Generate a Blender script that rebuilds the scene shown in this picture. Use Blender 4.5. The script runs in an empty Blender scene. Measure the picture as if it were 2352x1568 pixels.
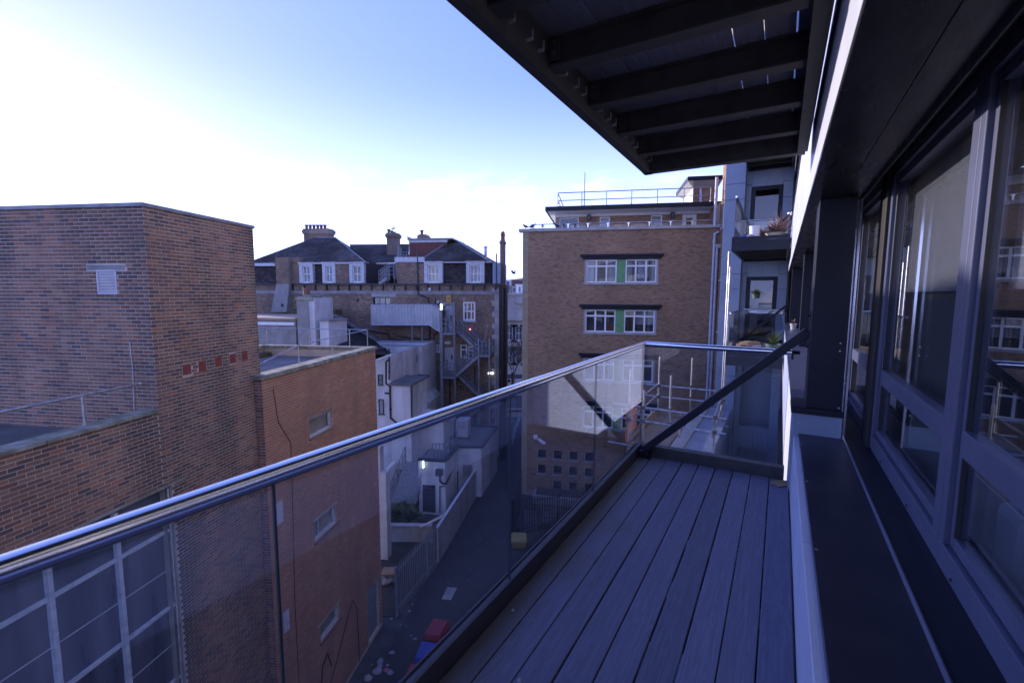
import bpy, bmesh, math, random
import numpy as np
from mathutils import Vector, Matrix
R = math.radians
random.seed(7)
rng = np.random.default_rng(11)
SC = bpy.context.scene
COL = SC.collection

# ------------------------------------------------------------------ camera
CZ = 13.35                      # eye height above the alley (m)
FPX, CX, CY = 1050.0, 1176.0, 784.0      # focal length / centre, in units of a 2352 px wide picture
PITCH = math.atan(108 / 1050); ROLL = .0038
fw = np.array([0, math.cos(PITCH), -math.sin(PITCH)]); r0 = np.array([1., 0, 0]); u0_ = np.cross(r0, fw)
rt = math.cos(ROLL) * r0 + math.sin(ROLL) * u0_; up = np.cross(rt, fw)
CAM = np.array([0, 0, CZ])
cam = bpy.data.cameras.new('camera'); cam.lens = 36 * FPX / 2352; cam.sensor_width = 36
cam.clip_start = .02; cam.clip_end = 3000
cam.dof.use_dof = True; cam.dof.focus_distance = 9.0; cam.dof.aperture_fstop = 4.0
co = bpy.data.objects.new('camera', cam); COL.objects.link(co)
m = Matrix(((rt[0], up[0], -fw[0], 0), (rt[1], up[1], -fw[1], 0), (rt[2], up[2], -fw[2], CZ), (0, 0, 0, 1)))
co.matrix_world = m
SC.camera = co

# ------------------------------------------------------------------ light
SUN_AZ, SUN_EL = -52.0, 8.0
sd = Vector((math.sin(R(SUN_AZ)) * math.cos(R(SUN_EL)), math.cos(R(SUN_AZ)) * math.cos(R(SUN_EL)), math.sin(R(SUN_EL))))
sl = bpy.data.lights.new('sun', 'SUN'); sl.energy = 3.0; sl.angle = R(.5); sl.color = (1, .86, .78)
so = bpy.data.objects.new('sun', sl); COL.objects.link(so); so.location = (0, 0, 60)
so.rotation_euler = sd.to_track_quat('Z', 'Y').to_euler()
W = bpy.data.worlds.new('World'); SC.world = W; W.use_nodes = True
nt = W.node_tree; nt.nodes.clear()
def WN(t, **k):
    n = nt.nodes.new(t)
    for a, b in k.items(): setattr(n, a, b)
    return n
wo = WN('ShaderNodeOutputWorld'); bg = WN('ShaderNodeBackground'); bg.inputs[1].default_value = .135
sk = WN('ShaderNodeTexSky', sky_type='NISHITA', sun_disc=False)
sk.sun_elevation = R(SUN_EL); sk.sun_rotation = R(SUN_AZ); sk.altitude = 20
sk.air_density = 1.0; sk.dust_density = .8; sk.ozone_density = 3.0
tint = WN('ShaderNodeMix', data_type='RGBA', blend_type='MULTIPLY'); tint.inputs[0].default_value = 1
tint.inputs[7].default_value = (1.22, 1.30, 2.95, 1)
gm0 = WN('ShaderNodeGamma'); gm0.inputs[1].default_value = .55; nt.links.new(sk.outputs[0], gm0.inputs[0]); nt.links.new(gm0.outputs[0], tint.inputs[6])
# low cumulus banks along the horizon
tc = WN('ShaderNodeTexCoord'); mp = WN('ShaderNodeMapping'); mp.inputs['Scale'].default_value = (3.2, 3.2, 9.0)
nz = WN('ShaderNodeTexNoise'); nz.inputs['Scale'].default_value = 2.1; nz.inputs['Detail'].default_value = 7; nz.inputs['Roughness'].default_value = .55
nt.links.new(tc.outputs['Generated'], mp.inputs[0]); nt.links.new(mp.outputs[0], nz.inputs['Vector'])
sep = WN('ShaderNodeSeparateXYZ'); nt.links.new(tc.outputs['Generated'], sep.inputs[0])
hb = WN('ShaderNodeMapRange', interpolation_type='SMOOTHSTEP'); hb.inputs[1].default_value = .28; hb.inputs[2].default_value = .06
nt.links.new(sep.outputs[2], hb.inputs[0])
cr = WN('ShaderNodeMapRange', interpolation_type='SMOOTHSTEP'); cr.inputs[1].default_value = .54; cr.inputs[2].default_value = .68
nt.links.new(nz.outputs[0], cr.inputs[0])
cm = WN('ShaderNodeMath', operation='MULTIPLY'); nt.links.new(hb.outputs[0], cm.inputs[0]); nt.links.new(cr.outputs[0], cm.inputs[1])
cm2 = WN('ShaderNodeMath', operation='MULTIPLY'); cm2.inputs[1].default_value = .5; nt.links.new(cm.outputs[0], cm2.inputs[0])
cl = WN('ShaderNodeMix', data_type='RGBA'); nt.links.new(cm2.outputs[0], cl.inputs[0])
cl.inputs[7].default_value = (9.5, 9.5, 12, 1)
hz = WN('ShaderNodeMapRange', interpolation_type='SMOOTHSTEP'); hz.inputs[1].default_value = .42; hz.inputs[2].default_value = -.02; hz.inputs[4].default_value = .86
nt.links.new(sep.outputs[2], hz.inputs[0])
hc = WN('ShaderNodeMix', data_type='RGBA'); nt.links.new(hz.outputs[0], hc.inputs[0]); nt.links.new(tint.outputs[2], hc.inputs[6]); hc.inputs[7].default_value = (4.5, 5.4, 11.0, 1)
nt.links.new(hc.outputs[2], cl.inputs[6]); nt.links.new(cl.outputs[2], bg.inputs[0]); nt.links.new(bg.outputs[0], wo.inputs[0])
vs = SC.view_settings; vs.view_transform = 'Standard'; vs.look = 'None'; vs.gamma = 1; vs.exposure = 1.3; vs.use_curve_mapping = False
SC.render.engine = 'CYCLES'
SC.cycles.max_bounces = 9; SC.cycles.transparent_max_bounces = 24; SC.cycles.glossy_bounces = 5; SC.cycles.diffuse_bounces = 4

# ------------------------------------------------------------------ frames, walls, pixels
class Frame:
    """a horizontal frame: u runs along the azimuth, v to its left"""
    def __init__(s, O, az): s.O = np.array([O[0], O[1], 0.]); s.az = az; a = R(az); s.U = np.array([math.sin(a), math.cos(a), 0]); s.V = np.array([-math.cos(a), math.sin(a), 0])
    def w(s, p): return s.O + s.U * p[0] + s.V * p[1] + np.array([0, 0, p[2]])
    def inv(s, q): d = np.asarray(q) - s.O; return np.array([d @ s.U, d @ s.V, q[2]])
    def g(s, q, z=0.): D = ray(*q); return s.inv(CAM + D * (z - CZ) / D[2])
def ray(x, y): return fw + rt * (x - CX) / FPX - up * (y - CY) / FPX
def at_depth(q, Y): D = ray(*q); return CAM + D * Y / D[1]
class Wall:
    """a vertical wall of a frame; a runs left to right as seen from outside, d outwards"""
    def __init__(s, F, kind, c): s.F, s.kind, s.c = F, kind, c
    def P(s, a, d, z):
        if s.kind == 'front': return (s.c - d, -a, z)
        if s.kind == 'right': return (a, s.c - d, z)
        return (a, s.c + d, z)      # 'left'
    def px(s, q, d=0.):
        F = s.F; D = ray(*q)
        n, c = (F.U, s.c - d) if s.kind == 'front' else (F.V, s.c - d if s.kind == 'right' else s.c + d)
        t = (c - (CAM - F.O) @ n) / (D @ n); p = F.inv(CAM + D * t)
        return (-p[1] if s.kind == 'front' else p[0], p[2])
    def rect(s, q0, q1, d=0.):
        a0, z1 = s.px(q0, d); a1, z0 = s.px(q1, d); return [min(a0, a1), max(a0, a1), min(z0, z1), max(z0, z1)]
def reg(x0, y0, k): return lambda x, y: ((x0 + k * x) / 1.7415, (y0 + k * y) / 1.7415)
qA = reg(950, 850, .5102); qG = reg(1950, 650, .5102); qH = reg(2700, 600, .574); qK = reg(1450, 1600, .3188)
qN = reg(1450, 1900, .3827); qQ = reg(2000, 1350, .5315); qS = reg(2350, 1350, .3188)
FB = Frame((0, 0), 30.4)                       # our own block
LC = at_depth((334, 560), 8.5); FL = Frame(LC[:2], 8.3)
FC = at_depth((1200, 700), 29.5); FF = Frame(FC[:2], 10.9)
MC = at_depth((1146, 700), 36.0); FM = Frame(MC[:2], 8.3)

# ------------------------------------------------------------------ materials
def mat(name, col, rough=.6, metal=0, spec=.5, n1=None, bump=None, col2=None, scale=3, detail=5, isl=0, hsv=.0, coat=0, stretch=None, dirt=None, lo=.35, hi=.65):
    """colour mottled by noise; isl = brightness spread per separate piece"""
    M = bpy.data.materials.new(name); M.use_nodes = True; t = M.node_tree; B = t.nodes['Principled BSDF']
    B.inputs['Roughness'].default_value = rough; B.inputs['Metallic'].default_value = metal
    B.inputs['Specular IOR Level'].default_value = spec; B.inputs['Coat Weight'].default_value = coat
    c = None
    col = tuple(col) + (1,)
    tcn = t.nodes.new('ShaderNodeTexCoord'); mpn = t.nodes.new('ShaderNodeMapping')
    geo = t.nodes.new('ShaderNodeNewGeometry')
    t.links.new(tcn.outputs['Object'], mpn.inputs[0])
    if stretch: mpn.inputs['Scale'].default_value = stretch
    rgb = t.nodes.new('ShaderNodeRGB'); rgb.outputs[0].default_value = col; c = rgb.outputs[0]
    if isl:
        oi = t.nodes.new('ShaderNodeObjectInfo')
        ad = t.nodes.new('ShaderNodeMath'); ad.operation = 'ADD'; t.links.new(geo.outputs['Random Per Island'], ad.inputs[0]); t.links.new(oi.outputs['Random'], ad.inputs[1])
        fr = t.nodes.new('ShaderNodeMath'); fr.operation = 'FRACT'; t.links.new(ad.outputs[0], fr.inputs[0])
        ramp = t.nodes.new('ShaderNodeValToRGB'); ramp.color_ramp.interpolation = 'LINEAR'
        els = isl; ramp.color_ramp.elements[0].position = els[0][0]; ramp.color_ramp.elements[0].color = tuple(els[0][1]) + (1,)
        ramp.color_ramp.elements[1].position = els[-1][0]; ramp.color_ramp.elements[1].color = tuple(els[-1][1]) + (1,)
        for p, cc in els[1:-1]:
            e = ramp.color_ramp.elements.new(p); e.color = tuple(cc) + (1,)
        t.links.new(fr.outputs[0], ramp.inputs[0]); c = ramp.outputs[0]
    if col2:
        n = t.nodes.new('ShaderNodeTexNoise'); n.inputs['Scale'].default_value = scale; n.inputs['Detail'].default_value = detail
        t.links.new(mpn.outputs[0], n.inputs['Vector'])
        mr = t.nodes.new('ShaderNodeMapRange'); mr.inputs[1].default_value = lo; mr.inputs[2].default_value = hi; t.links.new(n.outputs[0], mr.inputs[0])
        mx = t.nodes.new('ShaderNodeMix'); mx.data_type = 'RGBA'; t.links.new(mr.outputs[0], mx.inputs[0]); t.links.new(c, mx.inputs[6]); mx.inputs[7].default_value = tuple(col2) + (1,)
        if isl: mx.blend_type = 'MULTIPLY'
        c = mx.outputs[2]
        mr2 = t.nodes.new('ShaderNodeMapRange'); mr2.inputs[3].default_value = max(0, rough - .12); mr2.inputs[4].default_value = min(1, rough + .12); t.links.new(n.outputs[0], mr2.inputs[0]); t.links.new(mr2.outputs[0], B.inputs['Roughness'])
    if dirt:      # (colour, amount, scale): vertical streaks and stains
        mp2 = t.nodes.new('ShaderNodeMapping'); mp2.inputs['Scale'].default_value = (dirt[2], dirt[2], dirt[2] * .13); t.links.new(tcn.outputs['Object'], mp2.inputs[0])
        n2 = t.nodes.new('ShaderNodeTexNoise'); n2.inputs['Scale'].default_value = 1; n2.inputs['Detail'].default_value = 6; t.links.new(mp2.outputs[0], n2.inputs['Vector'])
        m3 = t.nodes.new('ShaderNodeMapRange'); m3.inputs[1].default_value = .45; m3.inputs[2].default_value = .75; m3.inputs[4].default_value = dirt[1]; t.links.new(n2.outputs[0], m3.inputs[0])
        mx = t.nodes.new('ShaderNodeMix'); mx.data_type = 'RGBA'; t.links.new(m3.outputs[0], mx.inputs[0]); t.links.new(c, mx.inputs[6]); mx.inputs[7].default_value = tuple(dirt[0]) + (1,); c = mx.outputs[2]
    t.links.new(c, B.inputs['Base Color'])
    if bump:
        n = t.nodes.new('ShaderNodeTexNoise'); n.inputs['Scale'].default_value = bump[0]; n.inputs['Detail'].default_value = 4; t.links.new(mpn.outputs[0], n.inputs['Vector'])
        b = t.nodes.new('ShaderNodeBump'); b.inputs['Strength'].default_value = bump[1]; b.inputs['Distance'].default_value = bump[2] if len(bump) > 2 else .01
        t.links.new(n.outputs[0], b.inputs['Height']); t.links.new(b.outputs[0], B.inputs['Normal'])
    return M
def glassmat(name, tintc, base=.04, rough=0., dirtamt=0):
    """thin pane: straight-through tinted transmission plus a Fresnel-weighted mirror"""
    M = bpy.data.materials.new(name); M.use_nodes = True; t = M.node_tree; t.nodes.clear()
    o = t.nodes.new('ShaderNodeOutputMaterial'); tr = t.nodes.new('ShaderNodeBsdfTransparent'); tr.inputs[0].default_value = tuple(tintc) + (1,)
    gl = t.nodes.new('ShaderNodeBsdfGlossy'); gl.inputs['Roughness'].default_value = rough; gl.inputs[0].default_value = (1, 1, 1, 1)
    lw = t.nodes.new('ShaderNodeLayerWeight'); lw.inputs[0].default_value = .5
    pw = t.nodes.new('ShaderNodeMath'); pw.operation = 'POWER'; pw.inputs[1].default_value = 5; t.links.new(lw.outputs['Facing'], pw.inputs[0])
    ml = t.nodes.new('ShaderNodeMath'); ml.operation = 'MULTIPLY_ADD'; ml.inputs[1].default_value = 1 - base; ml.inputs[2].default_value = base; t.links.new(pw.outputs[0], ml.inputs[0])
    mx = t.nodes.new('ShaderNodeMixShader'); t.links.new(ml.outputs[0], mx.inputs[0]); t.links.new(tr.outputs[0], mx.inputs[1]); t.links.new(gl.outputs[0], mx.inputs[2])
    last = mx
    if dirtamt:
        df = t.nodes.new('ShaderNodeBsdfDiffuse'); df.inputs[0].default_value = (.5, .5, .5, 1)
        tcn = t.nodes.new('ShaderNodeTexCoord'); mpn = t.nodes.new('ShaderNodeMapping'); mpn.inputs['Scale'].default_value = (3, 3, 1.2); t.links.new(tcn.outputs['Object'], mpn.inputs[0])
        n = t.nodes.new('ShaderNodeTexNoise'); n.inputs['Scale'].default_value = 3; n.inputs['Detail'].default_value = 8; t.links.new(mpn.outputs[0], n.inputs['Vector'])
        r = t.nodes.new('ShaderNodeMapRange'); r.inputs[1].default_value = .3; r.inputs[2].default_value = .8; r.inputs[4].default_value = dirtamt; t.links.new(n.outputs[0], r.inputs[0])
        m2 = t.nodes.new('ShaderNodeMixShader'); t.links.new(r.outputs[0], m2.inputs[0]); t.links.new(mx.outputs[0], m2.inputs[1]); t.links.new(df.outputs[0], m2.inputs[2]); last = m2
    t.links.new(last.outputs[0], o.inputs[0]); return M
Mt = {}
brA = [(0, (.20, .105, .075)), (.2, (.28, .150, .100)), (.45, (.35, .205, .130)), (.62, (.235, .130, .098)), (.8, (.12, .088, .082)), (.92, (.42, .175, .095)), (1, (.30, .175, .125))]
brB = [(0, (.38, .170, .090)), (.4, (.45, .205, .11)), (.7, (.41, .185, .10)), (.9, (.50, .26, .14)), (1, (.34, .145, .085))]
brF = [(0, (.27, .155, .08)), (.3, (.34, .205, .115)), (.55, (.37, .24, .145)), (.75, (.31, .185, .105)), (.9, (.18, .105, .07)), (1, (.37, .21, .125))]
brM = [(0, (.20, .13, .09)), (.3, (.30, .20, .13)), (.55, (.36, .26, .18)), (.8, (.24, .16, .115)), (1, (.45, .36, .27))]
Mt['brickA'] = mat('dark_red_brick', (.2, .1, .08), .85, isl=brA, col2=(.72, .68, .68), scale=1.1, lo=.35, hi=.75, bump=(90, .5, .004), dirt=((.06, .05, .045), .85, 1.1))
Mt['brickB'] = mat('orange_brick', (.3, .15, .1), .85, isl=brB, col2=(.82, .8, .8), scale=.8, bump=(90, .4, .003), dirt=((.16, .11, .09), .5, 1.2))
Mt['brickF'] = mat('buff_brick', (.3, .2, .13), .9, isl=brF, col2=(.7, .66, .66), scale=.35, lo=.3, hi=.7)
Mt['brickQ'] = mat('pale_quoin_brick', (.3, .2, .13), .9, isl=[(0, (.33, .27, .17)), (.5, (.40, .34, .22)), (1, (.30, .24, .16))])
Mt['brickM'] = mat('old_stock_brick', (.2, .15, .1), .9, isl=brM, col2=(.6, .58, .58), scale=.5, lo=.3, hi=.7, dirt=((.09, .075, .07), .7, .7))
Mt['mortarA'] = mat('mortar', (.55, .49, .40), .95, col2=(.38, .34, .29), scale=2)
Mt['mortarB'] = mat('pale_mortar', (.56, .46, .36), .95, col2=(.42, .35, .28), scale=2)
Mt['mortarF'] = mat('buff_mortar', (.36, .30, .24), .95, col2=(.28, .23, .18), scale=2)
Mt['mortarM'] = mat('old_mortar', (.25, .21, .17), .95, col2=(.16, .13, .11), scale=2)
Mt['concrete'] = mat('weathered_concrete', (.36, .35, .30), .9, col2=(.20, .20, .14), scale=5, bump=(40, .4), dirt=((.10, .11, .05), .8, 3))
Mt['render'] = mat('white_render', (.62, .62, .62), .85, col2=(.50, .50, .50), scale=1.5, bump=(30, .2), dirt=((.25, .24, .22), .55, 1.5))
Mt['grender'] = mat('grey_render', (.30, .295, .29), .9, col2=(.24, .23, .22), scale=2, bump=(30, .2), dirt=((.15, .14, .13), .5, 1.5))
Mt['slate'] = mat('roof_slate', (.1, .1, .1), .9, spec=.2, isl=[(0, (.060, .055, .052)), (.4, (.105, .098, .092)), (.8, (.078, .072, .068)), (.95, (.17, .14, .125)), (1, (.20, .17, .15))], col2=(.55, .5, .48), scale=.5, lo=.4, hi=.62)
Mt['dslate'] = mat('dark_slate', (.1, .1, .1), .85, spec=.2, isl=[(0, (.035, .032, .033)), (.6, (.055, .05, .05)), (1, (.08, .072, .07))])
Mt['rslate'] = mat('red_tile', (.1, .1, .1), .7, isl=[(0, (.12, .045, .035)), (.6, (.17, .06, .045)), (1, (.14, .05, .04))])
Mt['lead'] = mat('lead_flashing', (.26, .27, .29), .5, col2=(.17, .18, .19), scale=4)
Mt['anth'] = mat('anthracite_metal', (.009, .011, .021), .42, spec=.27, col2=(.007, .009, .017), scale=2, bump=(1.5, .15, .02))
Mt['cap'] = mat('navy_wall_cap', (.016, .019, .034), .33, spec=.4, col2=(.012, .015, .028), scale=3, bump=(1.1, .35, .02), dirt=((.032, .034, .045), .6, 5))
Mt['soffit'] = mat('gloss_soffit_metal', (.015, .014, .017), .28, spec=.3, bump=(1.6, .25, .03), stretch=(1, 3, 1), col2=(.022, .022, .028), scale=2)
Mt['wframe'] = mat('grey_window_frame', (.080, .090, .145), .34, spec=.4, col2=(.07, .08, .13), scale=3)
Mt['black'] = mat('black_rubber', (.012, .012, .014), .6)
Mt['clad'] = mat('pale_cladding', (.50, .54, .65), .38, spec=.5, col2=(.46, .50, .61), scale=1.4, bump=(1.2, .12, .02), dirt=((.33, .35, .38), .5, 2.0))
Mt['clad2'] = mat('blue_grey_cladding', (.235, .29, .385), .42, spec=.45, col2=(.205, .26, .355), scale=1.4, bump=(1.2, .1, .02))
Mt['beam'] = mat('black_painted_steel', (.026, .024, .028), .55, col2=(.042, .040, .042), scale=9, bump=(60, .25, .003), dirt=((.055, .05, .05), .5, 6))
Mt['steel'] = mat('brushed_steel', (.78, .79, .82), .16, metal=1, col2=(.72, .73, .76), scale=3)
Mt['galv'] = mat('galvanised_steel', (.55, .56, .58), .38, metal=.85, col2=(.36, .37, .40), scale=8, dirt=((.25, .20, .17), .5, 8))
Mt['stairm'] = mat('grey_painted_steel', (.24, .26, .29), .5, col2=(.17, .18, .20), scale=6)
Mt['corr'] = mat('pale_corrugated_sheet', (.46, .48, .50), .45, col2=(.38, .40, .42), scale=2, dirt=((.25, .25, .26), .4, 2))
Mt['wpaint'] = mat('white_frame_paint', (.78, .79, .80), .4, col2=(.68, .69, .70), scale=5)
Mt['wpaint2'] = mat('weathered_white_paint', (.60, .62, .64), .6, col2=(.42, .43, .45), scale=7)
Mt['green'] = mat('green_panel', (.13, .32, .13), .55, col2=(.11, .27, .11), scale=3)
Mt['iron'] = mat('black_iron_pipe', (.016, .016, .02), .45, col2=(.03, .03, .034), scale=6)
Mt['pipe'] = mat('grey_plastic_pipe', (.50, .50, .56), .45, col2=(.42, .42, .48), scale=4)
Mt['terra'] = mat('terracotta_vent', (.26, .065, .045), .8, col2=(.20, .05, .04), scale=10)
Mt['louvre'] = mat('aluminium_louvre', (.55, .55, .60), .4, col2=(.45, .45, .5), scale=6)
Mt['asphalt'] = mat('wet_asphalt', (.024, .024, .027), .8, col2=(.045, .043, .042), scale=.9, bump=(25, .5, .02), lo=.3, hi=.7)
Mt['pave'] = mat('worn_paving', (.07, .066, .062), .85, col2=(.04, .04, .038), scale=1.5, bump=(20, .4, .02))
Mt['felt'] = mat('roof_felt', (.15, .15, .16), .85, col2=(.09, .09, .095), scale=.8, bump=(15, .4, .02), dirt=((.06, .075, .03), .6, 1.0))
Mt['moss'] = mat('moss_strip', (.055, .07, .025), .95, col2=(.09, .085, .05), scale=9, bump=(30, .8, .03))
Mt['soil'] = mat('dark_soil', (.045, .037, .03), .95, col2=(.03, .035, .02), scale=3, bump=(9, .9, .08))
Mt['wood'] = mat('scaffold_wood', (.34, .25, .18), .85, col2=(.22, .17, .13), scale=4, stretch=(.6, 6, 6), bump=(20, .4, .005))
Mt['hoard'] = mat('grey_hoarding', (.40, .38, .36), .85, col2=(.30, .29, .28), scale=2, dirt=((.18, .17, .16), .6, 1.4))
Mt['bluesheet'] = mat('blue_grey_roof_sheet', (.26, .30, .36), .6, col2=(.20, .23, .29), scale=1.2, dirt=((.36, .36, .38), .5, 1.5))
Mt['concfl'] = mat('pale_concrete', (.42, .40, .38), .9, col2=(.32, .30, .29), scale=2)
Mt['stone'] = mat('pale_ashlar', (.50, .46, .41), .9, col2=(.42, .38, .34), scale=1, dirt=((.25, .23, .21), .5, .6))
Mt['beige'] = mat('warm_stone', (.44, .34, .26), .9, col2=(.34, .26, .19), scale=1)
Mt['red'] = mat('red_plastic', (.32, .02, .03), .5, col2=(.24, .02, .03), scale=5, bump=(12, .3, .01))
Mt['blue'] = mat('blue_plastic', (.03, .06, .36), .5, col2=(.02, .05, .27), scale=5, bump=(12, .3, .01))
Mt['yellow'] = mat('yellow_plastic', (.30, .26, .07), .6, col2=(.22, .19, .06), scale=5)
Mt['paper'] = mat('litter_paper', (.36, .36, .40), .9, col2=(.22, .22, .25), scale=9)
Mt['brown'] = mat('brown_card', (.36, .24, .12), .9, col2=(.26, .17, .09), scale=9)
Mt['pink'] = mat('pink_litter', (.5, .12, .18), .8)
Mt['cloth'] = mat('pale_blind', (.30, .29, .33), .95, col2=(.27, .26, .30), scale=30)
Mt['yblind'] = mat('yellow_blind', (.55, .43, .20), .95)
Mt['curtain'] = mat('grey_curtain', (.32, .33, .36), .95, col2=(.22, .23, .26), scale=4, stretch=(1, 1, .05))
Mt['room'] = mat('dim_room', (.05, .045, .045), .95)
Mt['pillow'] = mat('pale_bedding', (.5, .5, .55), .95)
Mt['wire'] = mat('dark_wire', (.02, .02, .02), .6)
Mt['leaf'] = mat('plant_leaf', (.07, .12, .035), .6, isl=[(0, (.04, .08, .02)), (.6, (.09, .13, .04)), (1, (.15, .14, .05))])
Mt['dryleaf'] = mat('dry_leaf', (.25, .13, .11), .7, isl=[(0, (.20, .10, .10)), (.5, (.32, .18, .17)), (1, (.24, .17, .10))])
Mt['pot'] = mat('pot_ceramic', (.50, .50, .48), .5, col2=(.4, .4, .38), scale=4)
Mt['cream'] = mat('cream_pot', (.55, .50, .34), .6)
Mt['gpot'] = mat('dark_green_pot', (.07, .12, .09), .5)
Mt['terrapot'] = mat('terracotta_pot', (.20, .10, .07), .85)
Mt['bark'] = mat('grey_bark', (.12, .095, .08), .9)
Mt['feather'] = mat('dark_feather', (.05, .05, .06), .7)
Mt['gull'] = mat('gull_feather', (.45, .46, .5), .7)
Mt['hill'] = mat('wooded_hill', (.055, .075, .06), .95, col2=(.12, .11, .10), scale=.03)
Mt['orange'] = mat('orange_net', (.30, .10, .08), .7)
Mt['lampy'] = mat('lamp_body', (.05, .05, .06), .5)
Mt['alarm'] = mat('amber_alarm_box', (.50, .28, .04), .5)
Mt['skin1'] = mat('dull_white_unit', (.5, .5, .52), .6, col2=(.42, .42, .44), scale=4)
Mt['rail_gl'] = glassmat('railing_glass', (.87, .90, .94), .05, 0, .032)
Mt['gedge'] = mat('green_glass_edge', (.03, .045, .06), .3, spec=.4)
Mt['wglass'] = glassmat('window_glass', (.80, .83, .86), .10, 0, .01)
Mt['fglass'] = glassmat('far_window_glass', (.88, .90, .92), .045, .01)
Mt['frost'] = mat('wired_obscure_glass', (.060, .064, .085), .30, spec=.6, col2=(.13, .135, .16), scale=1.0, stretch=(2.2, 1, .25), lo=.4, hi=.62)
def emis(name, c, s):
    M = bpy.data.materials.new(name); M.use_nodes = True; B = M.node_tree.nodes['Principled BSDF']
    B.inputs['Emission Color'].default_value = tuple(c) + (1,); B.inputs['Emission Strength'].default_value = s; return M
Mt['tube'] = emis('lit_lamp', (.85, .92, 1), 6); Mt['redled'] = emis('red_lamp', (1, .15, .1), 4)
def deckmat():
    M = bpy.data.materials.new('composite_deck'); M.use_nodes = True; t = M.node_tree; B = t.nodes['Principled BSDF']; L = t.links.new
    tcn = t.nodes.new('ShaderNodeTexCoord'); oi = t.nodes.new('ShaderNodeObjectInfo'); ad = t.nodes.new('ShaderNodeVectorMath'); ad.operation = 'MULTIPLY_ADD'
    L(oi.outputs['Random'], ad.inputs[0]); ad.inputs[1].default_value = (37, 91, 13); L(tcn.outputs['Object'], ad.inputs[2])
    mpn = t.nodes.new('ShaderNodeMapping'); mpn.inputs['Scale'].default_value = (.9, 11, 11); L(ad.outputs[0], mpn.inputs[0])
    n1 = t.nodes.new('ShaderNodeTexNoise'); n1.inputs['Scale'].default_value = 1.3; n1.inputs['Detail'].default_value = 3; n1.inputs['Distortion'].default_value = .6; L(mpn.outputs[0], n1.inputs['Vector'])
    wv = t.nodes.new('ShaderNodeMath'); wv.operation = 'MULTIPLY'; wv.inputs[1].default_value = 70; L(n1.outputs[0], wv.inputs[0])
    sn = t.nodes.new('ShaderNodeMath'); sn.operation = 'SINE'; L(wv.outputs[0], sn.inputs[0])
    mp2 = t.nodes.new('ShaderNodeMapping'); mp2.inputs['Scale'].default_value = (2, 90, 90); L(ad.outputs[0], mp2.inputs[0])
    n2 = t.nodes.new('ShaderNodeTexNoise'); n2.inputs['Scale'].default_value = 1.5; n2.inputs['Detail'].default_value = 3; L(mp2.outputs[0], n2.inputs['Vector'])
    mr = t.nodes.new('ShaderNodeMapRange'); mr.inputs[1].default_value = -1; mr.inputs[2].default_value = 1; mr.inputs[3].default_value = .38; mr.inputs[4].default_value = .62; L(sn.outputs[0], mr.inputs[0])
    mm = t.nodes.new('ShaderNodeMath'); mm.operation = 'MULTIPLY'; L(mr.outputs[0], mm.inputs[0]); L(n2.outputs[0], mm.inputs[1])
    rp = t.nodes.new('ShaderNodeValToRGB'); rp.color_ramp.elements[0].position = .12; rp.color_ramp.elements[0].color = (.098, .102, .145, 1); rp.color_ramp.elements[1].position = .42; rp.color_ramp.elements[1].color = (.152, .156, .222, 1); L(mm.outputs[0], rp.inputs[0])
    hv = t.nodes.new('ShaderNodeMapRange'); hv.inputs[3].default_value = .84; hv.inputs[4].default_value = 1.12; L(oi.outputs['Random'], hv.inputs[0])
    vm = t.nodes.new('ShaderNodeVectorMath'); vm.operation = 'SCALE'; L(rp.outputs[0], vm.inputs[0]); L(hv.outputs[0], vm.inputs['Scale'])
    # algae grown along the outer edge
    geo = t.nodes.new('ShaderNodeNewGeometry'); dp = t.nodes.new('ShaderNodeVectorMath'); dp.operation = 'DOT_PRODUCT'; dp.inputs[1].default_value = tuple(FB.V); L(geo.outputs['Position'], dp.inputs[0])
    n3 = t.nodes.new('ShaderNodeTexNoise'); n3.inputs['Scale'].default_value = 2.2; n3.inputs['Detail'].default_value = 6; L(geo.outputs['Position'], n3.inputs['Vector'])
    a3 = t.nodes.new('ShaderNodeMath'); a3.operation = 'MULTIPLY_ADD'; a3.inputs[1].default_value = .55; L(n3.outputs[0], a3.inputs[0]); L(dp.outputs['Value'], a3.inputs[2])
    r3 = t.nodes.new('ShaderNodeMapRange'); r3.inputs[1].default_value = 1.12; r3.inputs[2].default_value = 1.48; r3.inputs[4].default_value = .62; L(a3.outputs[0], r3.inputs[0])
    mx = t.nodes.new('ShaderNodeMix'); mx.data_type = 'RGBA'; L(r3.outputs[0], mx.inputs[0]); L(vm.outputs[0], mx.inputs[6]); mx.inputs[7].default_value = (.085, .083, .035, 1)
    L(mx.outputs[2], B.inputs['Base Color']); B.inputs['Roughness'].default_value = .62; B.inputs['Specular IOR Level'].default_value = .35
    b = t.nodes.new('ShaderNodeBump'); b.inputs['Strength'].default_value = .35; b.inputs['Distance'].default_value = .002; L(mm.outputs[0], b.inputs['Height']); L(b.outputs[0], B.inputs['Normal'])
    return M
Mt['deck'] = deckmat()
# the glass edge of a sheer curtain: half transparent weave
def sheer():
    M = bpy.data.materials.new('sheer_curtain'); M.use_nodes = True; t = M.node_tree; B = t.nodes['Principled BSDF']; B.inputs['Base Color'].default_value = (.55, .53, .53, 1); B.inputs['Roughness'].default_value = .9
    o = t.nodes['Material Output']; tr = t.nodes.new('ShaderNodeBsdfTransparent'); mx = t.nodes.new('ShaderNodeMixShader'); mx.inputs[0].default_value = .14
    t.links.new(tr.outputs[0], mx.inputs[1]); t.links.new(B.outputs[0], mx.inputs[2]); t.links.new(mx.outputs[0], o.inputs[0]); return M
Mt['sheer'] = sheer()

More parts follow.
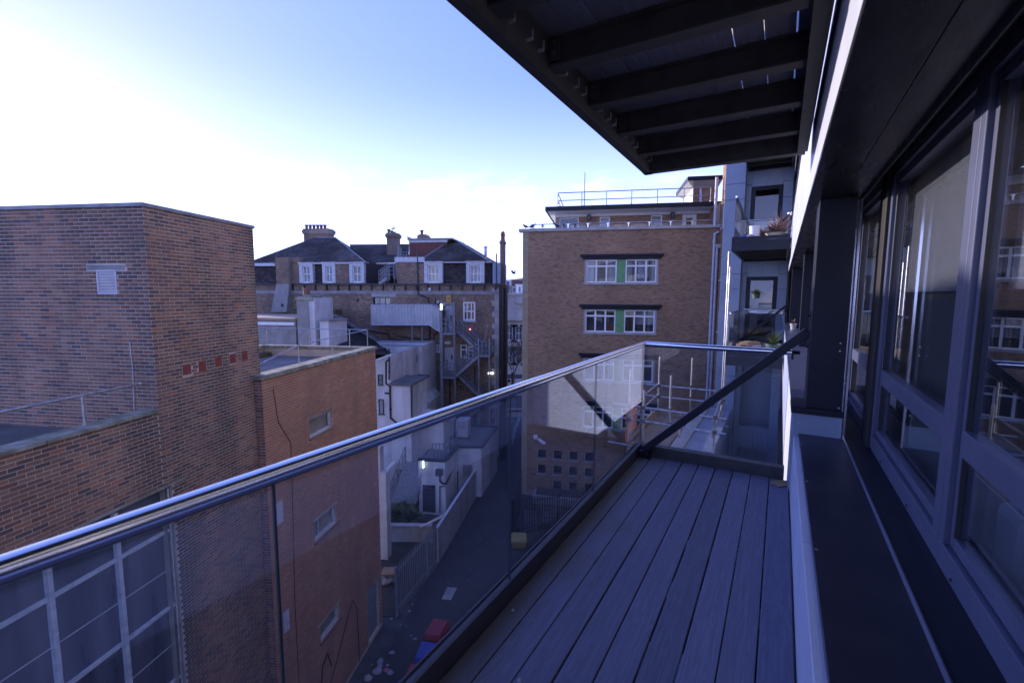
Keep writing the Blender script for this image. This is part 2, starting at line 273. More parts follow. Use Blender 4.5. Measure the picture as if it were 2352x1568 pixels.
# ------------------------------------------------------------------ mesh builder
BASE = {}
class MB:
    def __init__(s): s.v = []; s.f = []
    def quad(s, *p): n = len(s.v); s.v += [tuple(q) for q in p]; s.f.append(tuple(range(n, n + len(p))))
    def hexa(s, p, skip=()):
        n = len(s.v); s.v += [tuple(q) for q in p]
        for i, f in enumerate(((0, 3, 2, 1), (4, 5, 6, 7), (0, 1, 5, 4), (1, 2, 6, 5), (2, 3, 7, 6), (3, 0, 4, 7))):
            if i not in skip: s.f.append(tuple(n + k for k in f))
    def box(s, x0, x1, y0, y1, z0, z1):
        s.hexa([(x0, y0, z0), (x1, y0, z0), (x1, y1, z0), (x0, y1, z0), (x0, y0, z1), (x1, y0, z1), (x1, y1, z1), (x0, y1, z1)])
    def wb(s, w, a0, a1, d0, d1, z0, z1):
        P = w.P; s.hexa([P(a0, d0, z0), P(a1, d0, z0), P(a1, d1, z0), P(a0, d1, z0), P(a0, d0, z1), P(a1, d0, z1), P(a1, d1, z1), P(a0, d1, z1)])
    def prism(s, pts, vec):
        n = len(s.v); k = len(pts); vec = np.array(vec, float)
        s.v += [tuple(p) for p in pts] + [tuple(np.array(p, float) + vec) for p in pts]
        s.f.append(tuple(range(n, n + k))); s.f.append(tuple(range(n + 2 * k - 1, n + k - 1, -1)))
        for i in range(k): j = (i + 1) % k; s.f.append((n + i, n + j, n + k + j, n + k + i))
    def tube(s, p, q, r, n=8, r2=None, cap=True):
        p = np.array(p, float); q = np.array(q, float); d = q - p; L = np.linalg.norm(d)
        if L < 1e-6: return
        d /= L; a = np.cross(d, (0, 0, 1) if abs(d[2]) < .9 else (1, 0, 0)); a /= np.linalg.norm(a); b = np.cross(d, a)
        r2 = r if r2 is None else r2; k = len(s.v)
        for c, rr in ((p, r), (q, r2)):
            for i in range(n): t = 2 * math.pi * i / n; s.v.append(tuple(c + rr * (math.cos(t) * a + math.sin(t) * b)))
        for i in range(n): j = (i + 1) % n; s.f.append((k + i, k + j, k + n + j, k + n + i))
        if cap: s.f.append(tuple(range(k + n - 1, k - 1, -1))); s.f.append(tuple(range(k + n, k + 2 * n)))
    def path(s, pts, r, n=8):
        for a, b in zip(pts[:-1], pts[1:]): s.tube(a, b, r, n)
        for p in pts[1:-1]: s.ball(p, r * 1.03, 6, 4)
    def bar(s, p, q, w, h, upv=(0, 0, 1)):
        p = np.array(p, float); q = np.array(q, float); d = q - p; d /= np.linalg.norm(d); a = np.cross(d, upv); a /= np.linalg.norm(a); b = np.cross(a, d)
        c = [(-w / 2, -h / 2), (w / 2, -h / 2), (w / 2, h / 2), (-w / 2, h / 2)]
        s.hexa([p + x * a + y * b for x, y in c] + [q + x * a + y * b for x, y in c])
    def ball(s, c, r, n=8, m_=6, sc=(1, 1, 1)):
        k = len(s.v); c = np.array(c, float)
        for i in range(m_ + 1):
            th = math.pi * i / m_
            for j in range(n): ph = 2 * math.pi * j / n; s.v.append(tuple(c + r * np.array([math.sin(th) * math.cos(ph) * sc[0], math.sin(th) * math.sin(ph) * sc[1], math.cos(th) * sc[2]])))
        for i in range(m_):
            for j in range(n): j2 = (j + 1) % n; s.f.append((k + i * n + j, k + i * n + j2, k + (i + 1) * n + j2, k + (i + 1) * n + j))
    def lathe(s, c, prof, n=12):
        k = len(s.v)
        for r, z in prof:
            for j in range(n): t = 2 * math.pi * j / n; s.v.append((c[0] + r * math.cos(t), c[1] + r * math.sin(t), c[2] + z))
        for i in range(len(prof) - 1):
            for j in range(n): j2 = (j + 1) % n; s.f.append((k + i * n + j, k + i * n + j2, k + (i + 1) * n + j2, k + (i + 1) * n + j))
        s.f.append(tuple(k + j for j in range(n))); s.f.append(tuple(k + (len(prof) - 1) * n + j for j in range(n)))
    def build(s, name, m_, parent, smooth=False, bevel=0, kind=None, label=None):
        b = BASE[parent.name]; me = bpy.data.meshes.new(name)
        v = np.array(s.v, float) - np.array(b)
        me.from_pydata(v.tolist(), [], s.f); me.materials.append(Mt[m_])
        if smooth: me.polygons.foreach_set('use_smooth', [True] * len(me.polygons)); me.update()
        o = bpy.data.objects.new(name, me); COL.objects.link(o); o.parent = parent; BASE[o.name] = b
        if smooth:
            try: me.set_sharp_from_angle(angle=R(40))
            except Exception: pass
        if bevel:
            bm = bmesh.new(); bm.from_mesh(me); bmesh.ops.recalc_face_normals(bm, faces=bm.faces); bm.to_mesh(me); bm.free()
            md = o.modifiers.new('bevel', 'BEVEL'); md.width = bevel; md.segments = 2; md.limit_method = 'ANGLE'
        if kind: o['kind'] = kind
        if label: o['label'] = label
        return o
def thing(name, F, base, label, cat, group=None, kind=None):
    o = bpy.data.objects.new(name, None); COL.objects.link(o); o.empty_display_size = .3
    o.matrix_world = Matrix.Translation(Vector(F.w(base))) @ Matrix.Rotation(R(90 - F.az), 4, 'Z')
    if label: o['label'] = label
    if cat: o['category'] = cat
    if group: o['group'] = group
    if kind: o['kind'] = kind
    BASE[o.name] = tuple(base); return o
def solo(name, F, base, mb, m_, label=None, cat=None, group=None, kind=None, smooth=False):
    """a top-level thing that is one mesh"""
    me = bpy.data.meshes.new(name); v = np.array(mb.v, float) - np.array(base); me.from_pydata(v.tolist(), [], mb.f); me.materials.append(Mt[m_])
    if smooth: me.polygons.foreach_set('use_smooth', [True] * len(me.polygons))
    o = bpy.data.objects.new(name, me); COL.objects.link(o)
    o.matrix_world = Matrix.Translation(Vector(F.w(base))) @ Matrix.Rotation(R(90 - F.az), 4, 'Z')
    if label: o['label'] = label
    if cat: o['category'] = cat
    if group: o['group'] = group
    if kind: o['kind'] = kind
    return o
def inst(src, name, parent, loc, rotz=0):
    """another piece sharing a mesh; loc in the frame of the parent's thing"""
    o = bpy.data.objects.new(name, src.data if hasattr(src, 'data') else src); COL.objects.link(o); o.parent = parent
    b = BASE[parent.name]; o.location = (loc[0] - b[0], loc[1] - b[1], loc[2] - b[2]); o.rotation_euler = (0, 0, rotz); return o
def sheet(mb, w, a0, a1, z0, z1, holes=(), d=0., reveal=.12):
    """wall surface with rectangular openings and their reveals"""
    A = sorted({a0, a1, *[min(max(x, a0), a1) for h in holes for x in h[:2]]}); Z = sorted({z0, z1, *[min(max(x, z0), z1) for h in holes for x in h[2:4]]})
    for i in range(len(A) - 1):
        for j in range(len(Z) - 1):
            ca, cz = (A[i] + A[i + 1]) / 2, (Z[j] + Z[j + 1]) / 2
            if any(h[0] < ca < h[1] and h[2] < cz < h[3] for h in holes): continue
            mb.quad(w.P(A[i], d, Z[j]), w.P(A[i + 1], d, Z[j]), w.P(A[i + 1], d, Z[j + 1]), w.P(A[i], d, Z[j + 1]))
    for h in holes:
        b0, b1, y0, y1 = h[:4]; P = w.P; e = d - reveal
        mb.quad(P(b0, d, y0), P(b1, d, y0), P(b1, e, y0), P(b0, e, y0)); mb.quad(P(b0, d, y1), P(b1, d, y1), P(b1, e, y1), P(b0, e, y1))
        mb.quad(P(b0, d, y0), P(b0, d, y1), P(b0, e, y1), P(b0, e, y0)); mb.quad(P(b1, d, y0), P(b1, d, y1), P(b1, e, y1), P(b1, e, y0))
def project(p):
    v = np.asarray(p) - CAM; wv = v @ fw
    return (CX + FPX * (v @ rt) / wv, CY - FPX * (v @ up) / wv, wv) if wv > .1 else (-1e6, 0, -1)
def bricks(parent, w, a0, a1, z0, z1, holes, m_, single=300, proud=.004, d=0., course=.075, pitch=.225, jit=.0012, jt=.013):
    bl = []
    nc = int((z1 - z0) / course)
    for k in range(nc):
        zt = z1 - k * course; zb = zt - course + jt
        off = (k % 2) * pitch / 2 + a0 - pitch; n = int((a1 - off) / pitch) + 2
        hs = [h for h in holes if h[2] < zt - .02 and h[3] > zb + .02]
        for i in range(n):
            x0, x1 = off + i * pitch + jt / 2, off + (i + 1) * pitch - jt / 2
            segs = [(max(x0, a0 + .002), min(x1, a1 - .001))]
            for h in hs:
                ns = []
                for s0, s1 in segs:
                    if s1 <= h[0] or s0 >= h[1]: ns.append((s0, s1))
                    else:
                        if s0 < h[0]: ns.append((s0, h[0] - .004))
                        if s1 > h[1]: ns.append((h[1] + .004, s1))
                segs = ns
            for s0, s1 in segs:
                if s1 - s0 > .03: bl.append((s0, s1, zb, zt))
    vis = []
    if single:
        for i, b in enumerate(bl):
            if b[1] - b[0] < pitch - .02: continue
            x, y, q = project(w.F.w(w.P((b[0] + b[1]) / 2, d, b[2])))
            if -10 < x < 2362 and -10 < y < 1578: vis.append((q, i))
        vis.sort(); vis = vis[:single]
    chosen = {i for _, i in vis}; mb = MB()
    for i, b in enumerate(bl):
        if i in chosen: continue
        e = proud + random.uniform(-jit, jit); P = w.P
        mb.hexa([P(b[0], d - .002, b[2]), P(b[1], d - .002, b[2]), P(b[1], d + e, b[2]), P(b[0], d + e, b[2]), P(b[0], d - .002, b[3]), P(b[1], d - .002, b[3]), P(b[1], d + e, b[3]), P(b[0], d + e, b[3])], skip=(5,) if False else ())
    if mb.f: mb.build('brickwork', m_, parent, kind='stuff')
    if chosen:
        L_, h = pitch - jt, course - jt; me = bpy.data.meshes.new('brick'); q = MB(); P = Wall(w.F, w.kind, 0).P
        q.hexa([P(0, -.002, 0), P(L_, -.002, 0), P(L_, proud, 0), P(0, proud, 0), P(0, -.002, h), P(L_, -.002, h), P(L_, proud, h), P(0, proud, h)])
        me.from_pydata(q.v, [], q.f); me.materials.append(Mt[m_])
        for i in chosen:
            b = bl[i]; inst(me, 'brick', parent, w.P(b[0], d + random.uniform(-jit, jit), b[2]))
def window(parent, w, r, cols=1, rows=1, depth=.1, fr=.05, bar=.03, fm='wpaint', gm='fglass', curtain=None, back=True, colw=None, roww=None, name='window', label=None, d0=None, sill=None, cm='curtain', cut=None):
    """frame with bars (part), panes, curtain and dark room behind (sub-parts)"""
    a0, a1, z0, z1 = r; d = -depth; f = MB(); t = .05
    f.wb(w, a0, a1, d, d + t, z0, z0 + fr); f.wb(w, a0, a1, d, d + t, z1 - fr, z1); f.wb(w, a0, a0 + fr, d, d + t, z0 + fr, z1 - fr); f.wb(w, a1 - fr, a1, d, d + t, z0 + fr, z1 - fr)
    cw = colw or [i / cols for i in range(1, cols)]; rw = roww or [i / rows for i in range(1, rows)]
    for c in cw: x = a0 + (a1 - a0) * c; f.wb(w, x - bar / 2, x + bar / 2, d + .003, d + t - .005, z0 + fr, z1 - fr)
    for c in rw: y = z0 + (z1 - z0) * c; f.wb(w, a0 + fr, a1 - fr, d + .006, d + t - .009, y - bar / 2, y + bar / 2)
    wo_ = f.build(name, fm, parent, label=label)
    X = [a0] + [a0 + (a1 - a0) * c for c in cw] + [a1]; Z = [z0] + [z0 + (z1 - z0) * c for c in rw] + [z1]
    for i in range(len(X) - 1):
        for j in range(len(Z) - 1):
            g = MB(); g.wb(w, X[i] + .01, X[i + 1] - .01, d + .018, d + .024, Z[j] + .01, Z[j + 1] - .01); g.build('pane', gm, wo_)
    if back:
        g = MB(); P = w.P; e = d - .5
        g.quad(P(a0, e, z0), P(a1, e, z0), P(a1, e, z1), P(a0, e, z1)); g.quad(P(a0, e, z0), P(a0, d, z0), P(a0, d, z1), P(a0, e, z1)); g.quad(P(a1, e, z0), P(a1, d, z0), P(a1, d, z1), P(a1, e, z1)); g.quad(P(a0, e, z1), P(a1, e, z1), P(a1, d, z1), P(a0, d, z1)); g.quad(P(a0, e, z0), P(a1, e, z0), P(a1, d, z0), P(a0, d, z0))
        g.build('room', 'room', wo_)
    if curtain:
        for (c0, c1, y0, y1) in curtain:      # fractions
            g = MB(); x0, x1 = a0 + (a1 - a0) * c0, a0 + (a1 - a0) * c1; n = max(4, int((x1 - x0) / .06)); zb, zt = z0 + (z1 - z0) * y0, z0 + (z1 - z0) * y1
            for i in range(n):
                p, q = x0 + (x1 - x0) * i / n, x0 + (x1 - x0) * (i + 1) / n; e0 = d - .1 - (.03 if i % 2 else 0); e1 = d - .1 - (0 if i % 2 else .03)
                g.quad(w.P(p, e0, zb), w.P(q, e1, zb), w.P(q, e1, zt), w.P(p, e0, zt))
            g.build('curtain', cm, wo_)
    if sill:
        g = MB(); g.wb(w, a0 - .06, a1 + .06, -depth + .02, .09, z0 - .07, z0); g.build('sill', 'concrete' if fm != 'wpaint' else 'wpaint2', wo_)
    return wo_
def part(parent, name, m_, boxes=None, w=None, bevel=0, kind=None, label=None, smooth=False):
    g = MB()
    for b in boxes:
        if w: g.wb(w, *b)
        else: g.box(*b)
    return g.build(name, m_, parent, bevel=bevel, kind=kind, label=label, smooth=smooth)
def slates(mb, eL, eR, tL, tR, row=.22, wd=.28, lift=.018):
    eL, eR, tL, tR = [np.array(p, float) for p in (eL, eR, tL, tR)]
    H = max(np.linalg.norm(tL - eL), np.linalg.norm(tR - eR), np.linalg.norm((tL + tR - eL - eR) / 2)); n = max(2, int(H / row)); nrm = np.cross(eR - eL, (tL + tR) / 2 - (eL + eR) / 2); nrm /= np.linalg.norm(nrm)
    if nrm[2] < 0: nrm = -nrm
    for i in range(n):
        f0, f1 = i / n, min(1, (i + 1.02) / n); a, b, c, d = eL + (tL - eL) * f0, eR + (tR - eR) * f0, eL + (tL - eL) * f1, eR + (tR - eR) * f1
        Lw = np.linalg.norm(b - a); k = max(1, int(round(Lw / wd))); o = .5 * (i % 2)
        for j in range(-1, k + 1):
            s0, s1 = (j + o) / k, (j + 1 + o) / k - .008; s0, s1 = max(0, s0), min(1, s1)
            if s1 - s0 < .1 / k: continue
            up_ = nrm * (lift + random.uniform(-.004, .004)); p = [a + (b - a) * s0, a + (b - a) * s1, c + (d - c) * s1, c + (d - c) * s0]
            mb.quad(p[0] + up_, p[1] + up_, p[2] + nrm * .003, p[3] + nrm * .003); mb.quad(p[0], p[1], p[1] + up_, p[0] + up_)
def Z(rel): return CZ + rel

# ------------------------------------------------------------------ ground
FW = Frame((0, 0), 90.0)        # plain world frame: u = +x, v = +y
g = MB(); g.box(-900, 900, -300, 1500, -.6, 0); solo('ground', FW, (0, 0, 0), g, 'pave', kind='structure')
g = MB()
road = [(-5.6, -12), (-5.2, 12), (-3.75, 21.6), (-1.9, 32.7), (-1.5, 52), (-40, 58), (-40, 66), (40, 66), (40, 58), (9, 52), (3.0, 36), (1.2, 30.3), (1.6, 27.4), (3.2, 25.2), (6.5, 15), (11, -12)]
g.prism([(p[0], p[1], .004) for p in road], (0, 0, .012)); solo('alley_road', FW, (0, 0, 0), g, 'asphalt', kind='structure')

# ------------------------------------------------------------------ our own block
WB = Wall(FB, 'left', 0)          # d == v
apt = thing('apartment_building', FB, (0, -.6, 0), 'modern apartment block with pale cladding bands and grey window frames beside the deck', 'building')
U1 = 17.8
for k in (-4, -3, -2, -1, 0, 1, 2, 3):      # cladding bands between the window strips, one panel per 1.17 m
    zb, zt = Z(-2.27 + 3 * k), Z(-.885 + 3 * k)
    us = [4.62 + 1.318 * i for i in range(11)] if k != 0 else [4.62 + 1.318 * i for i in range(11)]
    near = [-4.6 + 1.315 * i for i in range(8)]
    allu = (near[:-1] if k != 0 else []) + ([4.28] if k == 0 else []) + us
    for a, b in zip(allu[:-1], allu[1:]):
        g = MB(); g.box(a + .004, b - .004, -.455, -.14 + random.uniform(-.0015, .0015), zb + .03, zt - .03); g.build('cladding_panel', 'clad', apt, bevel=.003)
    part(apt, 'ledge', 'wframe' if k == 0 else 'anth', [(4.26 if k == 0 else -4.6, U1 - .02, -.458 if k == 0 else -.62, -.118, zt - .03, zt)], bevel=.002)
    if k == 0: part(apt, 'ledge', 'wframe', [(5.62, U1 - .02, -.62, -.459, zt - .25, zt - .001)])
    if k != 1: part(apt, 'soffit', 'soffit', [(4.26 if k == 0 else -4.6, U1 - .02, -.62, -.137, zb, zb + .029)])
# soffit over our own window strip, in long sheets with a joint
for (a, b) in ((-4.6, -1.7), (-1.695, 1.15), (1.155, 4.1), (4.105, 8.0), (8.005, 12.6), (12.605, 17.78)):
    part(apt, 'soffit', 'soffit', [(a, b, -.345, -.139, Z(.728), Z(.7585))], bevel=.002)
    part(apt, 'soffit', 'soffit', [(a, b, -.47, -.349, Z(.729), Z(.7585))], bevel=.002)
part(apt, 'head_trim', 'anth', [(-4.6, U1, -.62, -.474, Z(.86), Z(.90)), (-4.6, U1, -.474, -.468, Z(.70), Z(.895))])
# low wall, cap and stepped pier beside our deck
for a, b in ((-4.6, -2.4), (-2.395, .02), (.025, 2.4), (2.405, 4.245)):
    part(apt, 'cladding_panel', 'clad', [(a, b, -.44, -.142, Z(-1.64), Z(-1.124))], bevel=.003)
part(apt, 'wall_cap', 'cap', [(-4.6, 4.248, -.470, -.176, Z(-1.121), Z(-1.098))], bevel=.003)
g = MB(); g.tube((-4.6, -.472, Z(-1.094)), (4.25, -.472, Z(-1.094)), .009, 8); g.build('cap_bead', 'wframe', apt, smooth=True)
g = MB(); g.hexa([(-4.6, -.62, Z(-1.12)), (5.6, -.62, Z(-1.12)), (5.6, -.474, Z(-1.12)), (-4.6, -.474, Z(-1.12)), (-4.6, -.62, Z(-1.072)), (5.6, -.62, Z(-1.072)), (5.6, -.474, Z(-1.097)), (-4.6, -.474, Z(-1.097))]); g.build('window_sill', 'anth', apt)
part(apt, 'pier_base', 'clad2', [(4.25, 4.63, -.455, -.128, Z(-2.3), Z(-.936))], bevel=.003)
part(apt, 'pier_band', 'anth', [(4.235, 4.64, -.458, -.115, Z(-.935), Z(-.884))], bevel=.002)
g = MB()
for q in ((-.17, -1.02), (-.17, -1.35), (-.40, -1.05), (-.19, -1.5)): g.tube((4.252, q[0], Z(q[1])), (4.246, q[0], Z(q[1])), .006, 8)
for u in (.6, 1.45, 2.3, 3.15, 3.95): g.lathe((u, -.19, Z(-1.098)), [(.006, 0), (.006, .002), (.003, .003)], 8)
g.build('screw', 'galv', apt, kind='stuff')
for u0, u1 in ((4.25, 4.6), (14.6, 14.95)):
    part(apt, 'pillar', 'anth', [(u0, u1, -.445, -.212, Z(-.884), Z(.7275))], bevel=.004)
part(apt, 'pillar', 'anth', [(9.4, 9.7, -.445, -.30, Z(-.884), Z(.7275))], bevel=.004)
part(apt, 'pillar_trim', 'steel', [(4.246, 4.2495, -.452, -.446, Z(-.88), Z(.70)), (4.20, 4.245, -.470, -.458, Z(-1.09), Z(.70))])
g = MB()
for q in ((-.405, -.36), (-.405, -.42), (-.425, -.86)): g.tube((4.251, q[0], Z(q[1])), (4.244, q[0], Z(q[1])), .006, 8)
g.build('screw', 'galv', apt, kind='stuff')
# back of the building
part(apt, 'building_body', 'clad2', [(-4.6, U1 + 8, -8, -4.2, 0, Z(9)), (5.7, U1, -4.19, -.9, 0, Z(9)), (-4.6, 5.69, -4.19, -.63, 0, Z(-2.4)), (-4.6, 5.69, -4.19, -.63, Z(1.0), Z(9))])
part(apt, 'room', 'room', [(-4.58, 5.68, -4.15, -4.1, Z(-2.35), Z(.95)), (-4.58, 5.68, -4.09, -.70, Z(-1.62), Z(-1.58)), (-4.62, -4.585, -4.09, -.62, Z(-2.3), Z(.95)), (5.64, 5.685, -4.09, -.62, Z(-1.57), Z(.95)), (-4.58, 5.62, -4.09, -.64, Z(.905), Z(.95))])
# windows of the strip beside the deck
WW = Wall(FB, 'left', -.6)
def strip_window(u0, u1, fw_=.085, transom=True, blind=True, bl=(.05, .95)):
    f = MB(); z0, z1 = Z(-1.072), Z(.86); d0, d1 = -.075, -.0
    f.wb(WW, u0, u1, d0, d1, z0, z0 + .10); f.wb(WW, u0, u1, d0, d1, z1 - .07, z1); f.wb(WW, u0, u0 + fw_, d0, d1, z0 + .1, z1 - .07); f.wb(WW, u1 - fw_ * .6, u1, d0, d1, z0 + .1, z1 - .07)
    o = f.build('window', 'wframe', apt, bevel=.004)
    s = MB(); a, b = u0 + fw_, u1 - fw_ * .6
    s.wb(WW, a + .006, a + .045, -.07, -.02, z0 + .105, z1 - .075); s.wb(WW, b - .045, b - .006, -.07, -.02, z0 + .105, z1 - .075); s.wb(WW, a + .046, b - .046, -.07, -.02, z0 + .105, z0 + .15); s.wb(WW, a + .046, b - .046, -.07, -.02, z1 - .12, z1 - .075)
    if transom: s.wb(WW, a + .046, b - .046, -.072, -.012, Z(-.60), Z(-.50))
    s.build('sash', 'wframe', o, bevel=.004)
    for (p, q) in (((z0 + .14), Z(-.59)), (Z(-.51), z1 - .11)) if transom else ((z0 + .14, z1 - .11),):
        gg = MB(); gg.wb(WW, a + .04, b - .04, -.056, -.036, p, q); gg.build('pane', 'wglass', o)
    for p, q in ((a + .047, a + .053), (b - .053, b - .047)):
        k = MB(); k.wb(WW, p, q, -.034, -.019, z0 + .152, z1 - .12); k.build('gasket', 'black', o)
    if blind:
        gg = MB(); n = 1; gg.box(u0 + .04, u1 - .06, -.71, -.707, Z(bl[0]), z1 - .02); gg.box(u0 + .04, u1 - .06, -.716, -.702, Z(bl[0] - .025), Z(bl[0])); gg.build('roller_blind', 'cloth', o)
        gg = MB(); x0, x1 = bl[1] and u1 - .75, u1 - .05; n = 26
        for i in range(n):
            p, q = x0 + (x1 - x0) * i / n, x0 + (x1 - x0) * (i + 1) / n; e0 = -.80 + .018 * math.sin(i * 1.9); e1 = -.80 + .018 * math.sin((i + 1) * 1.9)
            gg.quad((p, e0, Z(-1.0)), (q, e1, Z(-1.0)), (q, e1, z1 - .03), (p, e0, z1 - .03))
        gg.build('sheer_curtain', 'sheer', o)
    return o
strip_window(4.29, 5.5, transom=True)
strip_window(2.40, 4.03); strip_window(.78, 2.395); strip_window(-.85, .775); strip_window(-2.48, -.855)
g = MB(); g.wb(WW, 4.035, 4.285, -.07, .02, Z(-1.09), Z(.86)); g.build('mullion_cover', 'black', apt, bevel=.004)
g = MB()
for u in (.95, 1.6, 2.2, 2.9, 3.6): g.tube((u, -.598, Z(-1.045)), (u, -.594, Z(-1.045)), .007, 8)
g.build('drain_cap', 'black', apt, kind='stuff')
# windows further along the strip, and on the floors above and below
for k in (-2, -1, 0, 1):
    u = 5.75 if k == 0 else -4.5
    while u < 17.0:
        if k == 0 or u > 4: window(apt, WW, (u, u + 1.45, Z(-.86 + 3 * k), Z(.70 + 3 * k)), 1, 1, depth=.06, fr=.07, fm='wframe', gm='wglass', back=True, roww=[.3], curtain=[(.0, 1, .45, 1)], cm='cloth')
        u += 1.5
# stair-end wing that faces us, carrying the next balconies
E0 = Wall(FB, 'front', U1); E1 = Wall(FB, 'front', U1 - .35)
zj = []
for fl in (-4, -3, -2, -1, 0, 1, 2): zj += [Z(.62 + .10 + 3 * fl), Z(.62 - .42 + 3 * fl + .0)]
zj = sorted([Z(-13.2)] + [z for z in zj if z > 0.3] + [Z(8.9)])
for a, b in zip(zj[:-1], zj[1:]):
    cols = [(-1.24, -1.075), (-.14, .15)] if True else []
    for (p, q) in ((-1.86, -1.245),):
        g = MB(); g.wb(E1, p, q, -.3, random.uniform(-.001, .001), a + .006, b - .006); g.build('cladding_panel', 'clad2', apt, bevel=.003)
    isdoor = (b - a) > 1.5
    for (p, q) in ((-1.235, -1.08), (-.14, .13)) if isdoor or True else ():
        g = MB(); g.wb(E0, p, q, -.3, random.uniform(-.001, .001), a + .006, b - .006); g.build('cladding_panel', 'clad2', apt, bevel=.003)
part(apt, 'wing_wall', 'clad2', [(-1.86, -1.2401, -6, -.31, 0, Z(8.9)), ], w=E1)
part(apt, 'wing_wall', 'clad2', [(-1.239, .2, -6, -.75, 0, Z(8.9)), (-1.245, -1.2405, -.6, -.02, 0, Z(8.9))], w=E0)
for k in (-2, -1, 0, 1, 2):      # balcony doors with a panel over each
    for (p, q) in ((-1.074, -.61), (-.605, -.146)):
        g = MB(); g.wb(E0, p, q, -.3, .0, Z(.63 + 3 * k), Z(1.40 + 3 * k)); g.build('cladding_panel', 'clad2', apt, bevel=.003)
    if k in (0, 1, 2):
        window(apt, E0, (-1.07, -.15, Z(-1.56 + 3 * k), Z(.62 + 3 * k)), 1, 1, depth=.05, fr=.12, fm='anth', gm='fglass', name='balcony_door', curtain=None)
# ------------------------------------------------------------------ balconies
def balcony(u0, u1, zd, label, full=True, n_glass=None, near=False, jd=.232):
    t = thing('balcony', FB, (u1, 1.0, zd), label, 'balcony', 'steel and glass balconies of the apartment block')
    # deck boards
    me = None; vg = [-.137 + .1437 * i for i in range(10)]
    for i in range(9):
        gp_ = .0035 if near and full else (.0028 if i < 4 else .0012); v0, v1 = vg[i] + gp_, min(vg[i + 1] - gp_, 1.128); j = random.uniform(-.0018, .0018)
        g = MB(); g.box(u0, u1 - .115, v0 + j, v1 + j, zd - .023, zd + random.uniform(-.0008, .0008)); g.build('deck_board', 'deck', t, bevel=.004 if near else 0)
    # channels
    c = MB(); zt, zb = zd + .10, zd - jd - .048
    c.box(u0, u1 - .006, 1.131, 1.139, zb, zt); c.box(u0, u1 - .006, 1.139, 1.20, zb, zb + .012); c.box(u0, u1 - .006, 1.139, 1.165, zt - .012, zt)
    c.build('outer_channel', 'beam' if near else 'anth', t, bevel=.002)
    c = MB(); c.box(u0, u1 - .006, 1.195, 1.203, zb + .012, zt - .02); c.build('fascia_plate', 'beam' if near else 'anth', t)
    c = MB(); c.box(u1 - .113, u1 - .105, -.10, 1.130, zb, zt); c.box(u1 - .105, u1 - .02, -.10, 1.203, zb, zb + .012); c.box(u1 - .105, u1 - .02, -.10, 1.14, zt - .012, zt); c.box(u1 - .02, u1 - .012, -.10, 1.203, zb + .012, zt - .02)
    c.build('end_channel', 'beam' if near else 'anth', t, bevel=.002)
    c = MB(); c.box(u0, u0 + .012, -.10, 1.203, zb, zt - .02); c.build('end_channel', 'beam' if near else 'anth', t)
    c = MB(); c.box(u0 + .013, u1 - .115, -.115, -.103, zb, zd - .03); c.box(u0 + .013, u1 - .115, -.102, -.045, zb, zb + .012); c.build('inner_channel', 'beam', t)
    u = u1 - .115 - .375; k = 0
    while u > u0 + .1:        # I-section joists bolted to cleats
        b = MB(); b.box(u - .004, u + .004, -.09, 1.128, zd - jd + .012, zd - .035); b.box(u - .045, u + .045, -.09, 1.128, zd - jd, zd - jd + .012); b.box(u - .045, u + .045, -.09, 1.128, zd - .036, zd - .026)
        jo = b.build('joist', 'beam', t)
        if near or k < 9:
            for vv in (-.088, 1.06):
                b = MB()
                b.box(u - .058, u - .050, vv, vv + .065, zd - jd + .02, zd - .045)
                for zz_ in (zd - jd + .05, zd - jd + .105):
                    b.tube((u - .088, vv + .033, zz_), (u - .058, vv + .033, zz_), .010, 6); b.tube((u - .066, vv + .033, zz_), (u - .0585, vv + .033, zz_), .017, 6)
                b.build('cleat', 'beam', jo, kind='stuff')
        if near:
            b = MB()
            for uu in (u + .13, u + .3, u + .42):
                b.tube((uu, 1.100, zd - jd + .03), (uu, 1.130, zd - jd + .03), .010, 6); b.tube((uu, 1.10, zd - jd + .03), (uu, 1.10, zd - jd + .07), .006, 6)
            b.build('bolt', 'galv', jo, kind='stuff')
        u -= .583; k += 1
    if not full: return t
    # glass panels
    seams = [s for s in (u1 - 1.39 - 1.2475 * i for i in range(8)) if s > u0 + .2]; ends = [u0 + .01] + sorted(seams) + [u1 - .05]
    def pane(W_, a, b):
        p = MB(); p.wb(W_, a + .0035, b - .0035, -.004, .004, zd + .06, zd + 1.075); po = p.build('glass_panel', 'rail_gl', t)
        for e0 in (a + .001, b - .003):
            p = MB(); p.wb(W_, e0, e0 + .002, -.0045, .0045, zd + .06, zd + 1.075); p.build('glass_edge', 'gedge', po)
    for a, b in zip(ends[:-1], ends[1:]): pane(Wall(FB, 'left', 1.15), a, b)
    pane(Wall(FB, 'front', u1 - .055), -1.14, .09)
    r = MB(); r.path([(u0, 1.145, zd + 1.1), (u1 - .05, 1.145, zd + 1.1), (u1 - .05, -.10, zd + 1.1)], .0265, 20)
    r.build('handrail', 'steel', t, smooth=True)
    r = MB(); r.tube((u1 - .05, -.10, zd + 1.1), (u1 - .05, -.16, zd + 1.1), .016, 10); r.box(u1 - .058, u1 - .042, -.115, -.098, zd + 1.04, zd + 1.1); r.build('rail_end', 'anth', t)
    r = MB(); ub = u1 - .16; r.bar((ub, 1.08, zd + .075), (ub, -.20, zd + 1.29), .07, .07, (1, 0, 0)); br = r.build('brace', 'anth', t, bevel=.006)
    r = MB(); r.box(ub - .045, ub + .045, -.222, -.205, zd + 1.14, zd + 1.46); r.box(ub - .05, ub + .05, 1.02, 1.125, zd + .001, zd + .07)
    for zz_ in (1.17, 1.42): r.tube((ub - .02, -.21, zd + zz_), (ub - .02, -.19, zd + zz_), .012, 6)
    r.build('brace_plate', 'anth', br, bevel=.003)
    return t
